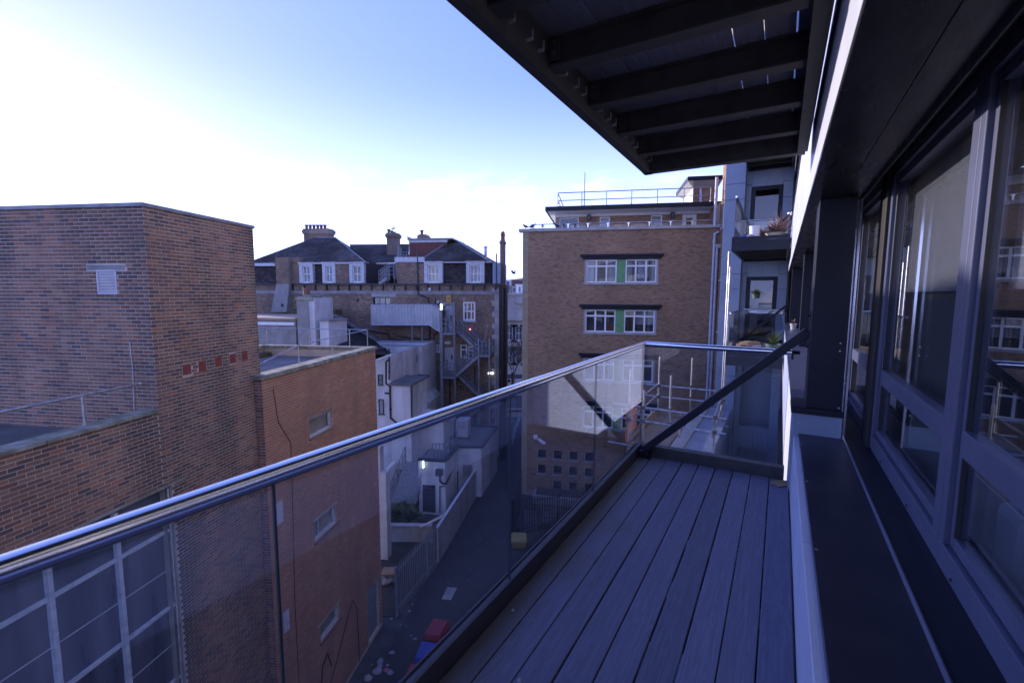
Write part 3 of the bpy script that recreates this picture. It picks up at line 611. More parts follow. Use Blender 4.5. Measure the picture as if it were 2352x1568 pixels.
balcony(-1.6, 4.58, Z(-1.58), 'grey decked balcony in the foreground with stainless handrail, glass panels and dark diagonal brace', near=True)
balcony(-1.6, 4.58, Z(1.365), 'dark underside of the balcony overhead with bolted steel joists', near=True, full=False, jd=.172)
balcony(13.35, 17.78, Z(-1.58), 'lower far glass balcony with a green pot plant and brown bag on its deck')
balcony(13.35, 17.78, Z(1.42), 'upper glass balcony crowded with dried plants and a white bucket, against the blue clad wall')
balcony(13.35, 17.78, Z(4.42), 'topmost far balcony seen only from its slatted dark underside')
# things on the balconies
g = MB(); g.prism([(4.40, -.03, Z(-1.578)), (4.44, -.12, Z(-1.578)), (4.33, -.135, Z(-1.577)), (4.27, -.07, Z(-1.577)), (4.33, .0, Z(-1.577))], (0, 0, .006)); solo('dead_leaf', FB, (4.35, -.08, Z(-1.578)), g, 'brown', 'pale crumpled dead leaf lying at the far corner of the deck', 'leaf')
for u, v, s, l in ((1.85, 1.075, .010, 'tiny pale pebble beside the kerb channel halfway along the deck'), (1.50, .838, .012, 'small white crumb wedged in the joint of the outer deck boards'), (3.0, 1.10, .006, 'tiny bright grain next to the outer channel of the deck')):
    g = MB(); g.ball((u, v, Z(-1.578) + s * .7), s, 7, 5, (1, .8, .7)); solo('pebble', FB, (u, v, Z(-1.58)), g, 'paper', l, 'pebble')
def leaves(mb, c, n, L_, spread, droop=.5, w_=.02):
    for i in range(n):
        a = random.uniform(0, 6.28); e = random.uniform(.35, 1.4); l = L_ * random.uniform(.6, 1.1); p = np.array(c, float); d = np.array([math.cos(a) * math.cos(e) * spread, math.sin(a) * math.cos(e) * spread, math.sin(e)]); s_ = np.array([-math.sin(a), math.cos(a), 0]) * w_
        for k in range(4):
            q = p + d * l / 4; ww = 1 - k / 4; w2 = 1 - (k + 1) / 4
            mb.quad(p - s_ * ww, p + s_ * ww, q + s_ * (w2 + .05), q - s_ * (w2 + .05)); p = q; d = d + np.array([0, 0, -droop * .35])
def potted(name, u, v, z, r, h, pm, lm, n, L_, label, spread=1., droop=.5, w_=.02, base=None):
    t = thing(name, FB, (u, v, z), label, 'plant', None)
    g = MB(); g.lathe((u, v, z), [(r * .7, 0), (r * .95, h * .9), (r * 1.05, h * .9), (r * 1.05, h), (r * .9, h), (r * .85, h * .9)], 16); g.build('pot', pm, t, smooth=True)
    g = MB(); leaves(g, (u, v, z + h * .9), n, L_, spread, droop, w_); g.build('foliage', lm, t); return t
zl, zu = Z(-1.58) + .002, Z(1.42) + .002
potted('potted_plant', 14.3, .12, zl, .20, .26, 'gpot', 'leaf', 70, .62, 'spiky green plant in dark green pot on the lower far balcony')
potted('potted_plant', 17.2, .75, Z(-.1), .10, .14, 'gpot', 'leaf', 60, .38, 'dark houseplant hanging behind the glass door of the lower far balcony', 1.1, .9)
potted('potted_plant', 13.9, -.30, Z(-.884), .08, .16, 'pot', 'dryleaf', 26, .22, 'small orange flowering plant in a white pot on the dark window ledge')
potted('potted_plant', 14.2, .25, zu, .22, .22, 'cream', 'dryleaf', 110, .62, 'bushy dried purple plant in a cream bowl on the upper far balcony', 1.5, .7, .03)
potted('potted_plant', 15.1, .1, zu, .16, .3, 'terrapot', 'dryleaf', 60, .95, 'tall reddish dried plant standing behind the cream bowl', .7, .2)
potted('potted_plant', 14.6, .55, zu, .13, .2, 'terrapot', 'dryleaf', 50, .45, 'low withered plant beside the white bucket on the upper balcony', 1.4, .6)
t = thing('bucket', FB, (14.0, .72, zu), 'white plastic bucket standing on the upper far balcony', 'bucket')
g = MB(); g.lathe((14.0, .72, zu), [(.11, 0), (.13, .38), (.14, .38), (.14, .41), (.12, .41), (.11, .37)], 16); g.build('body', 'wpaint', t, smooth=True)
g = MB()
for i in range(8): a0 = math.pi * i / 8; a1 = math.pi * (i + 1) / 8; g.tube((14.0, 0.72 + .13 * math.cos(a0), zu + .38 + .08 * math.sin(a0)), (14.0, 0.72 + .13 * math.cos(a1), zu + .38 + .08 * math.sin(a1)), .004, 5)
g.build('handle', 'wire', t)
for (u, v, mm, l) in ((13.75, .95, 'blue', 'crumpled blue bag on the upper far balcony, left of the bucket'), (13.7, .8, 'paper', 'crumpled white bag in front of the bucket on the upper far balcony')):
    g = MB(); g.ball((u, v, zu + .08), .12, 9, 6, (1, 1.1, .7)); g.v = [tuple(np.array(p) + rng.normal(0, .012, 3)) for p in g.v]; solo('bag', FB, (u, v, zu), g, mm, l, 'bag')
g = MB(); g.ball((15.0, .75, zl + .12), .22, 10, 7, (1.1, 1.6, .55)); g.v = [tuple(np.array(p) + rng.normal(0, .018, 3)) for p in g.v]; solo('bag', FB, (15, .75, zl), g, 'brown', 'slumped brown paper bag on the deck of the lower far balcony', 'bag')
g = MB(); g.hexa([(14.6, .42, zl), (14.75, .42, zl), (14.78, .66, zl), (14.62, .66, zl), (14.6, .42, zl + .14), (14.74, .43, zl + .16), (14.77, .66, zl + .15), (14.62, .65, zl + .14)]); solo('box', FB, (14.7, .5, zl), g, 'paper', 'small white box on the deck between bag and green pot', 'box')
t = thing('bed', FB, (2.6, -1.6, Z(-1.575)), 'pale bedding glimpsed behind the lower pane of the nearest windows', 'bed')
part(t, 'mattress', 'pillow', [(1.2, 3.2, -2.6, -1.0, Z(-1.57), Z(-1.02))], bevel=.05)
g = MB(); g.ball((2.9, -1.35, Z(-.93)), .28, 12, 8, (.8, 1.2, .42)); g.build('pillow', 'pillow', t, smooth=True)
t = thing('wall_lamp', FB, (12.6, -.13, Z(2.0)), 'small round silver lamp on the white band beside the upper far balcony', 'lamp')
g = MB(); g.ball((13.2, -.06, Z(1.98)), .055, 10, 8); g.tube((13.2, -.14, Z(1.98)), (13.2, -.06, Z(1.98)), .02, 8); g.build('lamp_body', 'steel', t, smooth=True)

# ------------------------------------------------------------------ dark brick tower (left) and its lower wing
S = .85                                         # its own scale; z = Z(S * ...)
tw = thing('brick_tower_building', FL, (1.4, 1.5, 0), 'large dark red brick building with a taller windowless tower and big wired-glass window', 'building')
LR = Wall(FL, 'right', 0); LF = Wall(FL, 'front', 0)
ztop, zpar, LE = Z(1.585), Z(-2.25), 2.84
bw = [-9.0, .28, 0.0, Z(-3.76)]                # big window opening
brk = [(-7.6, .17, 1.6, Z(-3.755))]
g = MB(); sheet(g, LR, 0, LE, 0, ztop, [(0.0, .17, 1.6, Z(-3.755))], reveal=.18); sheet(g, LR, -12, 0, 0, zpar, [(-7.6, 0, 1.6, Z(-3.755))], reveal=.18); sheet(g, LF, -7, 0, zpar - .6, ztop)
g.build('wall', 'mortarA', tw)
part(tw, 'inner_wall', 'mortarA', [(-11.9, LE - .02, .35, 7, 0, zpar - .45), (.02, LE - .02, .02, 6.98, zpar - .5, ztop - .03), (.02, LE - .02, .02, .3, Z(-3.7), zpar)])
bricks(tw, LR, -.006, LE, .3, ztop, [(0.0, .17, 1.6, Z(-3.755))] + [(LR.px((x, y))[0] - .10, LR.px((x, y))[0] + .12, LR.px((x, y))[1] - .11, LR.px((x, y))[1] + .12) for x, y in ((428, 849), (464, 841), (501, 832), (534, 824), (561, 816))], 'brickA', single=150, course=.070, pitch=.212)
vr = LF.rect((222, 620), (272, 676)); bricks(tw, LF, -7, .006, zpar - .5, ztop, [vr, (vr[0] - .22, vr[1] + .2, vr[3], vr[3] + .1)], 'brickA', single=150, course=.070, pitch=.212)
bricks(tw, LR, -12, -.006, .3, zpar, brk, 'brickA', single=0, course=.070, pitch=.212)
for i, (x, y) in enumerate(((428, 849), (464, 841), (501, 832), (534, 824), (561, 816))):
    a, z = LR.px((x, y)); g = MB(); g.wb(LR, a - .09, a + .11, -.02, .004, z - .10, z + .115); vo = g.build('air_vent', 'terra', tw)
    g = MB()
    for k in range(8): g.wb(LR, a - .08, a + .10, .004, .010, z - .09 + .025 * k, z - .078 + .025 * k)
    g.build('vent_bars', 'terra', vo, kind='stuff')
g = MB(); g.wb(LF, vr[0] - .2, vr[1] + .18, -.01, .006, vr[3], vr[3] + .09); g.build('lintel', 'grender', tw)
g = MB(); a0, a1, z0, z1 = vr
g.wb(LF, a0, a1, -.02, .02, z0, z0 + .03); g.wb(LF, a0, a1, -.02, .02, z1 - .03, z1); g.wb(LF, a0, a0 + .03, -.02, .02, z0 + .03, z1 - .03); g.wb(LF, a1 - .03, a1, -.02, .02, z0 + .03, z1 - .03)
vo = g.build('louvre_vent', 'louvre', tw, bevel=.003)
for k in range(7):
    zz_ = z0 + .045 + k * (z1 - z0 - .07) / 7; g = MB(); P = LF.P; h = (z1 - z0 - .07) / 7
    g.hexa([P(a0 + .032, .012, zz_), P(a1 - .032, .012, zz_), P(a1 - .032, .018, zz_ + .006), P(a0 + .032, .018, zz_ + .006), P(a0 + .032, -.02, zz_ + h * .8), P(a1 - .032, -.02, zz_ + h * .8), P(a1 - .032, -.014, zz_ + h * .8 + .004), P(a0 + .032, -.014, zz_ + h * .8 + .004)]); g.build('louvre_slat', 'louvre', vo)
# parapets
part(tw, 'roof_edge_trim', 'lead', [(-.03, LE + .03, -.035, .0, ztop - .02, ztop + .045), (-.035, 0, .0, 7, ztop - .02, ztop + .045)])
part(tw, 'roof', 'felt', [(0.001, LE, .001, 6.99, ztop - .028, ztop + .0)])
for i in range(13):
    a = -12 + .92 * i; g = MB(); g.box(a + .004, min(a + .916, -.01), -.05 + random.uniform(-.004, .004), .30, zpar, zpar + .07 + random.uniform(-.004, .004)); g.build('coping_stone', 'concrete', tw, bevel=.008)
part(tw, 'flat_roof', 'felt', [(-12, -.01, .301, 7, zpar - .45, zpar - .40)])
part(tw, 'roof_gutter', 'lead', [(-5.5, -.9, 1.25, 1.33, zpar - .40, zpar - .33)])
hz = Z(-1.98 * S); g = MB(); g.path([(-8, .22, hz), (-.12, .22, hz)], .022, 10); g.ball((-.12, .22, hz), .035, 8, 6); rl = g.build('handrail', 'galv', tw, smooth=True)
for u in (-1.13, -2.3, -3.9, -5.5):
    g = MB(); g.tube((u, .22, zpar + .05), (u, .22, hz), .02 if u > -2 else .035, 8); g.tube((u, .22, zpar + .06), (u, .22, zpar + .075), .05, 8); g.build('post', 'galv', tw)
g = MB(); c0, c1 = LF.px((300, 785)), LF.px((311, 945)); g.path([LF.P(c0[0], .02, c0[1]), LF.P(c0[0] + .02, .02, c0[1] - .5), LF.P(c1[0], .02, c1[1])], .008, 6); g.build('conduit', 'pipe', tw)
# big steel window: frame with mullions and transoms, obscure panes
ba0, ba1, bz0, bz1 = -7.6, .15, 1.6, Z(-3.77)
bz1 = Z(-3.757)
part(tw, 'window_lintel', 'concrete', [(-7.6, .50, -.012, .10, bz1 + .003, bz1 + .055)])
muls = [-1.05 * k + .14 for k in range(8)]; rws = [bz1 - .9 - 1.565 * k for k in range(7)]
fo = MB(); fo.wb(LR, ba0, ba1, -.16, -.10, bz1 - .05, bz1 - .005); fo.wb(LR, ba1 - .035, ba1, -.16, -.06, bz0, bz1 - .05)
fo = fo.build('big_window', 'wpaint2', tw)
for u in muls[1:]:
    g = MB(); g.wb(LR, u - .035, u + .035, -.15, -.03, bz0, bz1 - .05); g.build('mullion', 'wpaint2', fo, bevel=.004)
for z in rws:
    for (p, q) in zip(muls[1:], muls[:-1]):
        g = MB(); g.wb(LR, p + .037, q - .037, -.15, -.06, z - .03, z + .03); g.wb(LR, p + .037, q - .037, -.10, -.09, z - .80, z - .785); g.build('transom', 'wpaint2', fo)
for (p, q) in zip(muls[1:], muls[:-1]):
    for zt, zb in zip([bz1 - .05] + rws, rws + [bz0]):
        g = MB(); g.wb(LR, p + .01, q - .01, -.13, -.115, zb, zt); g.build('pane', 'frost', fo)

# ------------------------------------------------------------------ lower orange brick block
b2 = thing('brick_block', FL, (5.8, .5, 0), 'lower orange brick block with three small windows up its side and railed flat roof', 'building')
vB = -.212; BR = Wall(FL, 'right', vB); BE = 8.93; zc = Z(-2.11); B0 = 2.60
wins = [BR.rect((711, 950), (762, 997)), BR.rect((722, 1178), (772, 1222)), BR.rect((737, 1412), (778, 1448))]
wins = [[5.27 * S + .0, 6.72 * S, Z(-4.92 * S), Z(-4.27 * S)], [5.31 * S, 6.75 * S, Z(-8.66 * S), Z(-7.95 * S)], [5.42 * S, 6.70 * S, Z(-12.54 * S), Z(-11.94 * S)]]
door = [9.06 * S, 10.16 * S, .35, Z(-14.2 * S) + .2]
vents = [[3.36 * S, 3.68 * S, Z(-7.04 * S), Z(-6.35 * S)], [3.46 * S, 3.74 * S, Z(-10.66 * S), Z(-10.0 * S)]]
door[3] = 2.2; door[2] = .15
hl = wins + [door]
g = MB(); sheet(g, BR, B0, BE, 0, zc, hl, reveal=.14); g.build('wall', 'mortarB', b2)
part(b2, 'inner_wall', 'mortarB', [(B0 + .003, BE - .003, vB + .16, 4.5, 0, zc - .32), (B0 + .003, BE - .003, vB + .012, .2, zc - .35, zc - .004), (LE + .05, BE - .005, 4.3, 4.5, zc - .35, zc - .01), (BE - .2, BE - .004, .21, 4.3, zc - .35, zc - .01), (B0 + .003, B0 + .1, vB + .012, 0, 0, zc - .3), (BE - .1, BE - .003, vB + .012, .5, 0, zc - .3)])
bricks(b2, BR, B0, BE, .1, zc, hl + [(v[0] - .0, v[1] + .0, v[2], v[3]) for v in vents] + [(w_[0] - .12, w_[1] + .12, w_[3], w_[3] + .05) for w_ in wins] + [(w_[0] - .06, w_[1] + .10, w_[2] - .07, w_[2]) for w_ in wins], 'brickB', single=300)
BQ = Wall(FL, 'front', B0); bricks(b2, BQ, 0, -vB, .1, zc, [], 'brickA', single=0)
for i in range(7):
    a = B0 - .06 + (BE + .12 - B0) * i / 7; b = B0 - .06 + (BE + .12 - B0) * (i + 1) / 7; g = MB(); g.box(a + .004, b - .004, vB - .06 + random.uniform(-.006, .006), .14, zc, zc + .115 + random.uniform(-.004, .004)); g.build('coping_stone', 'concrete', b2, bevel=.012)
for i in range(4):
    g = MB(); a = .145 + 4.2 * i / 4; g.box(BE - .24, BE + .05, a, a + 1.04, zc, zc + .11); g.build('coping_stone', 'concrete', b2, bevel=.01)
part(b2, 'coping_strip', 'concrete', [(LE + .06, BE - .25, 4.2, 4.5, zc, zc + .12)])
part(b2, 'flat_roof', 'felt', [(LE + .04, BE - .2, .2, 4.3, zc - .34, zc - .30)])
part(b2, 'kerb', 'moss', [(LE + .3, BE - .3, 3.9, 4.19, zc - .30, zc - .15)])
g = MB(); g.hexa([(3.2, .45, zc - .295), (4.4, .45, zc - .295), (4.1, 1.2, zc - .295), (3.0, 1.2, zc - .295), (3.2, .45, zc - .22), (4.4, .45, zc - .20), (4.1, 1.2, zc - .17), (3.0, 1.2, zc - .2)]); g.build('roof_sheet', 'louvre', b2)
for i, w_ in enumerate(wins):
    wo_ = window(b2, BR, w_, 2 if i == 1 else 1, 1, depth=.13, fr=.055, fm='wpaint2', gm='fglass', colw=[.28] if i == 1 else None, curtain=[(.0, 1, .0, 1)] if i == 2 else None)
    g = MB(); g.wb(BR, w_[0] - .11, w_[1] + .11, -.1, .012, w_[3] + .002, w_[3] + .05); g.build('lintel', 'concrete', b2)
    g = MB(); g.wb(BR, w_[0] - .05, w_[1] + .09, -.12, .055, w_[2] - .06, w_[2] - .002); g.build('sill', 'brickA', b2)
for v in vents:
    g = MB(); g.wb(BR, v[0], v[1], -.02, .014, v[2], v[3]); vo = g.build('vent_grille', 'louvre', b2)
    for k in range(8):
        g = MB(); h = (v[3] - v[2] - .06) / 8; g.wb(BR, v[0] + .03, v[1] - .03, .0145, .024, v[2] + .03 + k * h, v[2] + .03 + (k + .6) * h); g.build('slat', 'louvre', vo)
part(b2, 'door', 'stairm', [(door[0], door[1], -.13, -.10, door[2], door[3])], w=BR)
part(b2, 'door_lintel', 'concrete', [(door[0] - .25, door[1] + .1, -.02, .014, door[3] + .002, door[3] + .07)], w=BR)
g = MB(); a = 2.82; pts = [(LE + .15, zc - .3), (LE + .28, zc - 1.2), (LE + .75, zc - 1.9), (LE + .72, zc - 3.2), (LE + .6, zc - 6.5), (LE + .62, zc - 9)]
g.path([BR.P(x, .014, z) for x, z in pts], .008, 5); g.build('cable', 'wire', b2)
g = MB(); g.path([BR.P(x, .03, z) for x, z in ((5.0, 1.0), (5.6, 1.6), (6.2, 2.4), (6.6, 2.7), (6.85, 2.2), (6.9, .1))], .012, 5); g.path([BR.P(x, .03, z) for x, z in ((4.4, .8), (4.6, 1.9), (4.9, 2.1), (5.1, 1.5))], .02, 5); g.build('cable', 'wire', b2)
g = MB(); g.path([(LE - .03, -.05, 0), (LE - .03, -.05, Z(-3.0))], .028, 8); g.build('conduit', 'brickA', tw)
# roof railing
hr = zc + .12 + .62
rt_ = thing('roof_railing', FL, (BE - .4, .3, zc + .12), 'thin rusty tube railing round the flat roof of the orange brick block', 'railing')
g = MB(); g.path([(LE + .02, .03, zc + .35), (4.6, .03, hr - .08), (BE - .12, .03, hr + .02)], .016, 8); g.build('rail', 'galv', rt_)
g = MB(); g.path([(BE - .12, .03, hr + .02), (BE - .12, 4.25, hr + .02)], .016, 8); g.path([(BE - .12, 4.25, hr + .02), (LE + .1, 4.25, hr + .02)], .016, 8); g.build('rail', 'galv', rt_)
for u, v, h in ((4.5, .03, hr - .1), (6.3, .03, hr - .03), (BE - .12, .03, hr + .02), (BE - .12, .75, hr + .02), (BE - .12, 2.4, hr + .02), (BE - .12, 4.2, hr + .02), (6.4, 4.25, hr + .02), (4.2, 4.25, hr)):
    g = MB(); g.tube((u, v, zc + .11), (u, v, h), .016, 8); g.build('post', 'galv', rt_)

# ------------------------------------------------------------------ buff brick office block (right of the alley)
fb = thing('brick_office_building', FF, (3, -6, 0), 'buff brick block with green window panels, railed roof terrace and white penthouse', 'building')
F0 = Wall(FF, 'front', 0); ax = lambda q, d=0: F0.px(q, d)
FR = F0.px((1651, 600))[0]; zr = F0.px(qG(1000, 527))[1]
wr, holes = [], []
bands = [(qG(762, 755), qG(1335, 945)), (qG(757, 1150), qG(1322, 1335))]
u1r = F0.rect(*bands[0]); u2r = F0.rect(*bands[1]); dz = ((u1r[2] - u2r[2]) + (u1r[3] - u2r[3])) / 2
A0, A1 = (u1r[0] + u2r[0]) / 2, (u1r[1] + u2r[1]) / 2
rowsz = [(u1r[2] - dz * k, u1r[3] - dz * k) for k in range(4)]
holes = [[A0, A1, a, b] for a, b in rowsz]
sq = []
for (x0, x1) in ((280, 350), (398, 470), (513, 590), (635, 710)):
    for j in range(3):
        if x0 == 280 and j == 2: continue
        yy = {280: (840, 905), 398: (848, 917), 513: (857, 928), 635: (866, 937)}[x0]
        r_ = F0.rect(qQ(x0, yy[0]), qQ(x1, yy[1])); st = 1.55 * (F0.px(qQ(x0, yy[0]))[1] - F0.px(qQ(x0, yy[1]))[1]) * 1.06
        sq.append([r_[0], r_[1], r_[2] - st * j, r_[3] - st * j])
zq = [np.mean([s_[2] for s_ in sq[j::1] if True]) for j in range(1)]
# straighten the grid
xs = sorted({round(s_[0], 3) for s_ in sq}); 
zt0 = sum(s_[3] for s_ in sq if s_[0] in [q[0] for q in sq[:1]]) / max(1, len([1 for s_ in sq if s_[0] == sq[0][0]]))
ztops = [F0.px(qQ(315, 840))[1], F0.px(qQ(315, 955))[1]]; hgt = F0.px(qQ(315, 840))[1] - F0.px(qQ(315, 905))[1]; stp = ztops[0] - ztops[1]; wid = .93 * hgt
sq = []
for i, x in enumerate((315, 434, 552, 672)):
    ac = F0.px(qQ(x, 880))[0]
    for j in range(3):
        if i == 0 and j == 2: continue
        sq.append([ac - wid / 2, ac + wid / 2, ztops[0] - stp * j - hgt, ztops[0] - stp * j])
allh = holes + sq
g = MB(); sheet(g, F0, 0, FR, 0, zr, allh, reveal=.2); g.build('wall', 'mortarF', fb)
q1 = F0.px(qG(320, 800))[0]
bricks(fb, F0, 0, q1, .3, zr - .02, [], 'brickQ', single=0, proud=.03)
bricks(fb, F0, q1, FR, .3, zr - .02, allh, 'brickF', single=300)
FS = Wall(FF, 'left', 0.002); g = MB(); sheet(g, FS, 0, 14, 0, zr); g.build('side_wall', 'brickF', fb)
part(fb, 'body', 'mortarF', [(.75, 14, -FR, -.01, 0, zr - .05)])
cp_ = 11
for i in range(cp_):
    a = -.25 + (FR + .25) * i / cp_; b = -.25 + (FR + .25) * (i + 1) / cp_; g = MB(); g.wb(F0, a + .004, b - .004, -.4, .14, zr - .02, zr + .17); g.build('coping_stone', 'concfl', fb, bevel=.015)
part(fb, 'terrace', 'concfl', [(.4, 14, -FR, -.01, zr - .04, zr + .0)])
for k, (za, zb) in enumerate(rowsz):
    g = MB(); g.wb(F0, A0 - .28, A1 + .28, -.02, .16, zb + .12, zb + .27); g.wb(F0, A0 - .14, A1 + .14, -.02, .12, zb - .04, zb + .118); g.build('window_hood', 'anth', fb, bevel=.02)
    g = MB(); g.wb(F0, A0, A0 + .10, -.19, .05, za, zb - .05); g.wb(F0, A1 - .10, A1, -.19, .05, za, zb - .05); g.wb(F0, A0 - .04, A1 + .04, -.19, .08, za - .10, za + .04); g.build('window_surround', 'concfl', fb, bevel=.01)
    W_ = A1 - A0 - .2; p0 = A0 + .1; L1 = p0 + W_ * .44; L2 = p0 + W_ * .565
    cl_ = [[(.0, .3, 0, 1), (.72, 1, 0, 1)], None, [(0, 1, .0, 1)], None][k]
    for (x0, x1, cc) in ((p0, L1, cl_), (L2, A1 - .1, ([(0, .22, 0, 1), (.4, .75, 0, 1), (.85, 1, 0, 1)] if k == 0 else [(.35, 1, .35, 1)] if k == 1 else None))):
        window(fb, F0, (x0, x1, za + .04, zb - .06), 3, 1, depth=.10, fr=.075, bar=.10, fm='wpaint', gm='fglass', roww=[.72], curtain=cc)
    part(fb, 'green_panel', 'green', [(L1 + .01, L2 - .01, -.11, -.03, za + .04, zb - .06)], w=F0)
for s_ in sq:
    window(fb, F0, s_, 1, 1, depth=.15, fr=.035, fm='wframe', gm='fglass')
    g = MB(); g.wb(F0, s_[0] - .05, s_[1] + .05, -.14, .05, s_[2] - .06, s_[2]); g.wb(F0, s_[0] - .035, s_[0], -.02, .02, s_[2], s_[3]); g.build('sill', 'concfl', fb)
# penthouse, set back
PU = 3.0; FP = Wall(FF, 'front', PU)
pr = FP.rect(qG(533, 405), qG(1775, 524)); ph0 = FP.px(qG(533, 450))[0]; ph1 = FP.px(qG(1790, 450))[0]; pzt = FP.px(qG(1000, 392))[1]
gw = FP.rect(qG(565, 436), qG(712, 560)); gw[2] = zr
d1 = FP.rect(qG(880, 428), qG(957, 560)); d1[2] = zr; d2 = FP.rect(qG(1283, 415), qG(1365, 560)); d2[2] = zr; d3 = FP.rect(qG(1530, 408), qG(1633, 560)); d3[2] = zr
g = MB(); sheet(g, FP, ph0, ph1, zr, pzt, [d1, d2, d3, gw], reveal=.12); ph = g.build('penthouse_wall', 'mortarF', fb)
bricks(fb, FP, gw[1] + .02, ph1, zr + .01, pzt - .02, [d1, d2, d3], 'brickF', single=0)
for r_, rw_, fm_ in ((gw, None, .05), (d1, [.78], .07), (d2, [.78], .07), (d3, None, .22)):
    window(fb, FP, r_, 1, 1, depth=.08, fr=fm_, fm='wpaint', gm='fglass', roww=rw_, name='terrace_door', curtain=[(0, 1, 0, .74)] if rw_ else None, cm='pipe')
FSl = Wall(FF, 'front', PU - 1.5); f0 = FSl.px(qG(452, 360)); f1 = FSl.px(qG(1788, 320)); fz1 = FSl.px(qG(452, 347))[1]; fz0 = FSl.px(qG(452, 380))[1]
g = MB(); g.box(PU - 1.5, 11, -ph1 - .1, -f0[0], fz0, fz1); g.build('roof_fascia', 'anth', fb, bevel=.01)
g = MB(); P = FP.P; n0 = -f0[0]
g.hexa([(PU - 1.35, -ph1, fz0 - .02), (PU - 1.35, n0 - .15, fz0 - .02), (10.5, n0 - .15, fz0 - .02), (10.5, -ph1, fz0 - .02), (PU - 1.35, -ph1, fz0 - .003), (PU - 1.35, n0 - .15, fz0 - .003), (10.5, n0 - .15, fz0 - .003), (10.5, -ph1, fz0 - .003)])
g.hexa([(PU - .02, -ph1, pzt), (PU - .02, -ph0 + .02, pzt), (10.4, -ph0 + .02, pzt), (10.4, -ph1, pzt), (PU - 1.1, -ph1, fz0 - .022), (PU - 1.1, n0 - .4, fz0 - .022), (10.4, n0 - .4, fz0 - .022), (10.4, -ph1, fz0 - .022)]); g.build('roof_soffit', 'wpaint', fb)
part(fb, 'penthouse_side', 'wpaint', [(PU + .01, 10.4, -ph0 - .02, -ph0, zr, pzt)])
b0_ = FP.px(qG(1000, 418))[1]; part(fb, 'white_band', 'wpaint', [(ph0 - .02, ph1, .01, .05, b0_, pzt + .02)], w=FP)
# terrace balustrade of glass
BWf = Wall(FF, 'front', .35); bz = BWf.px(qG(1000, 471))[1]; bs = BWf.px(qG(338, 490))[0]; be = BWf.px(qG(1780, 460))[0]
bal = thing('terrace_balustrade', FF, (.35, -4, zr), 'frameless glass balustrade with steel posts along the terrace edge of the buff block', 'balustrade')
g = MB(); g.path([BWf.P(be, 0, bz), BWf.P(bs, 0, bz), (3.8, -bs, bz)], .03, 8); g.build('handrail', 'galv', bal)
ps = [BWf.px(qG(x, 490))[0] for x in (340, 480, 632, 787, 944, 1105, 1268, 1435, 1603, 1775)]
for a in ps:
    g = MB(); g.wb(BWf, a - .035, a + .035, -.03, .03, zr, bz - .03); g.wb(BWf, a - .09, a + .09, -.035, .035, zr + .43, zr + .47); g.build('post', 'steel', bal)
for a, b in zip(ps[:-1], ps[1:]):
    g = MB(); g.wb(BWf, a + .12, b - .12, -.006, .006, zr + .12, bz - .10); g.build('glass_panel', 'fglass', bal)
g = MB(); g.box(.6, 3.6, -bs - .006, -bs + .006, zr + .12, bz - .1); g.build('glass_panel', 'fglass', bal)
# rooftop guard rail and mast
RG = Wall(FF, 'front', PU - .9); rr = thing('roof_guard_rail', FF, (PU - .9, -5, fz1), 'two-bar tubular guard rail standing on the penthouse roof', 'railing')
g0, g1 = RG.px(qG(553, 240)), RG.px(qG(1750, 197)); gz = g0[1]; gm_ = RG.px(qG(553, 300))[1]
g = MB(); g.path([RG.P(g1[0], 0, gz), RG.P(g0[0], 0, gz), (PU + 3.5, -g0[0], gz)], .032, 8); g.build('rail', 'galv', rr)
g = MB(); g.path([RG.P(g1[0], 0, gm_), RG.P(g0[0], 0, gm_), (PU + 3.5, -g0[0], gm_)], .028, 8); g.build('rail', 'galv', rr)
for x in (553, 740, 933, 1130, 1332, 1540, 1750):
    a = RG.px(qG(x, 280))[0]; g = MB(); g.wb(RG, a - .03, a + .03, -.03, .03, fz1, gz); g.tube(RG.P(a, 0, fz1), RG.P(a, 0, fz1 + .15), .06, 8, .04); g.build('post', 'galv', rr)
for k in (1.2, 2.4, 3.5):
    g = MB(); g.tube((PU - .9 + k, -g0[0], fz1), (PU - .9 + k, -g0[0], gz), .03, 8); g.build('post', 'galv', rr)
ma = RG.px(qG(760, 200), -.5); mt_ = RG.px(qG(762, 78), -.5)[1]
ms = thing('mast', FF, RG.P(ma[0], -.5, fz1), 'tall thin white mast on the penthouse roof', 'mast')
g = MB(); g.tube(RG.P(ma[0], -.5, fz1), RG.P(ma[0], -.5, mt_), .055, 10, .04); g.build('pole', 'wpaint', ms)
g = MB(); g.tube(RG.P(ma[0], -.5, gz), RG.P(ma[0] + .7, -.5, fz1), .008, 5); g.tube(RG.P(ma[0] - .25, -.5, fz1 + .04), RG.P(ma[0] + .25, -.5, fz1 + .04), .06, 6); g.build('stay', 'galv', ms)
for x, y in ((795, 437), (1450, 420)):
    a, z = FP.px(qG(x, y)); t = thing('wall_lamp', FF, FP.P(a, 0, z - .15), 'dark lantern on the penthouse wall, left of the first narrow door' if x < 1000 else 'dark lantern on the penthouse wall, left of the white framed door', 'lamp')
    g = MB(); g.wb(FP, a - .13, a + .13, 0, .22, z - .13, z + .22); g.build('lamp_body', 'lampy', t, bevel=.02); g = MB(); g.wb(FP, a - .09, a + .09, .221, .235, z - .09, z + .16); g.build('lens', 'wframe', t)
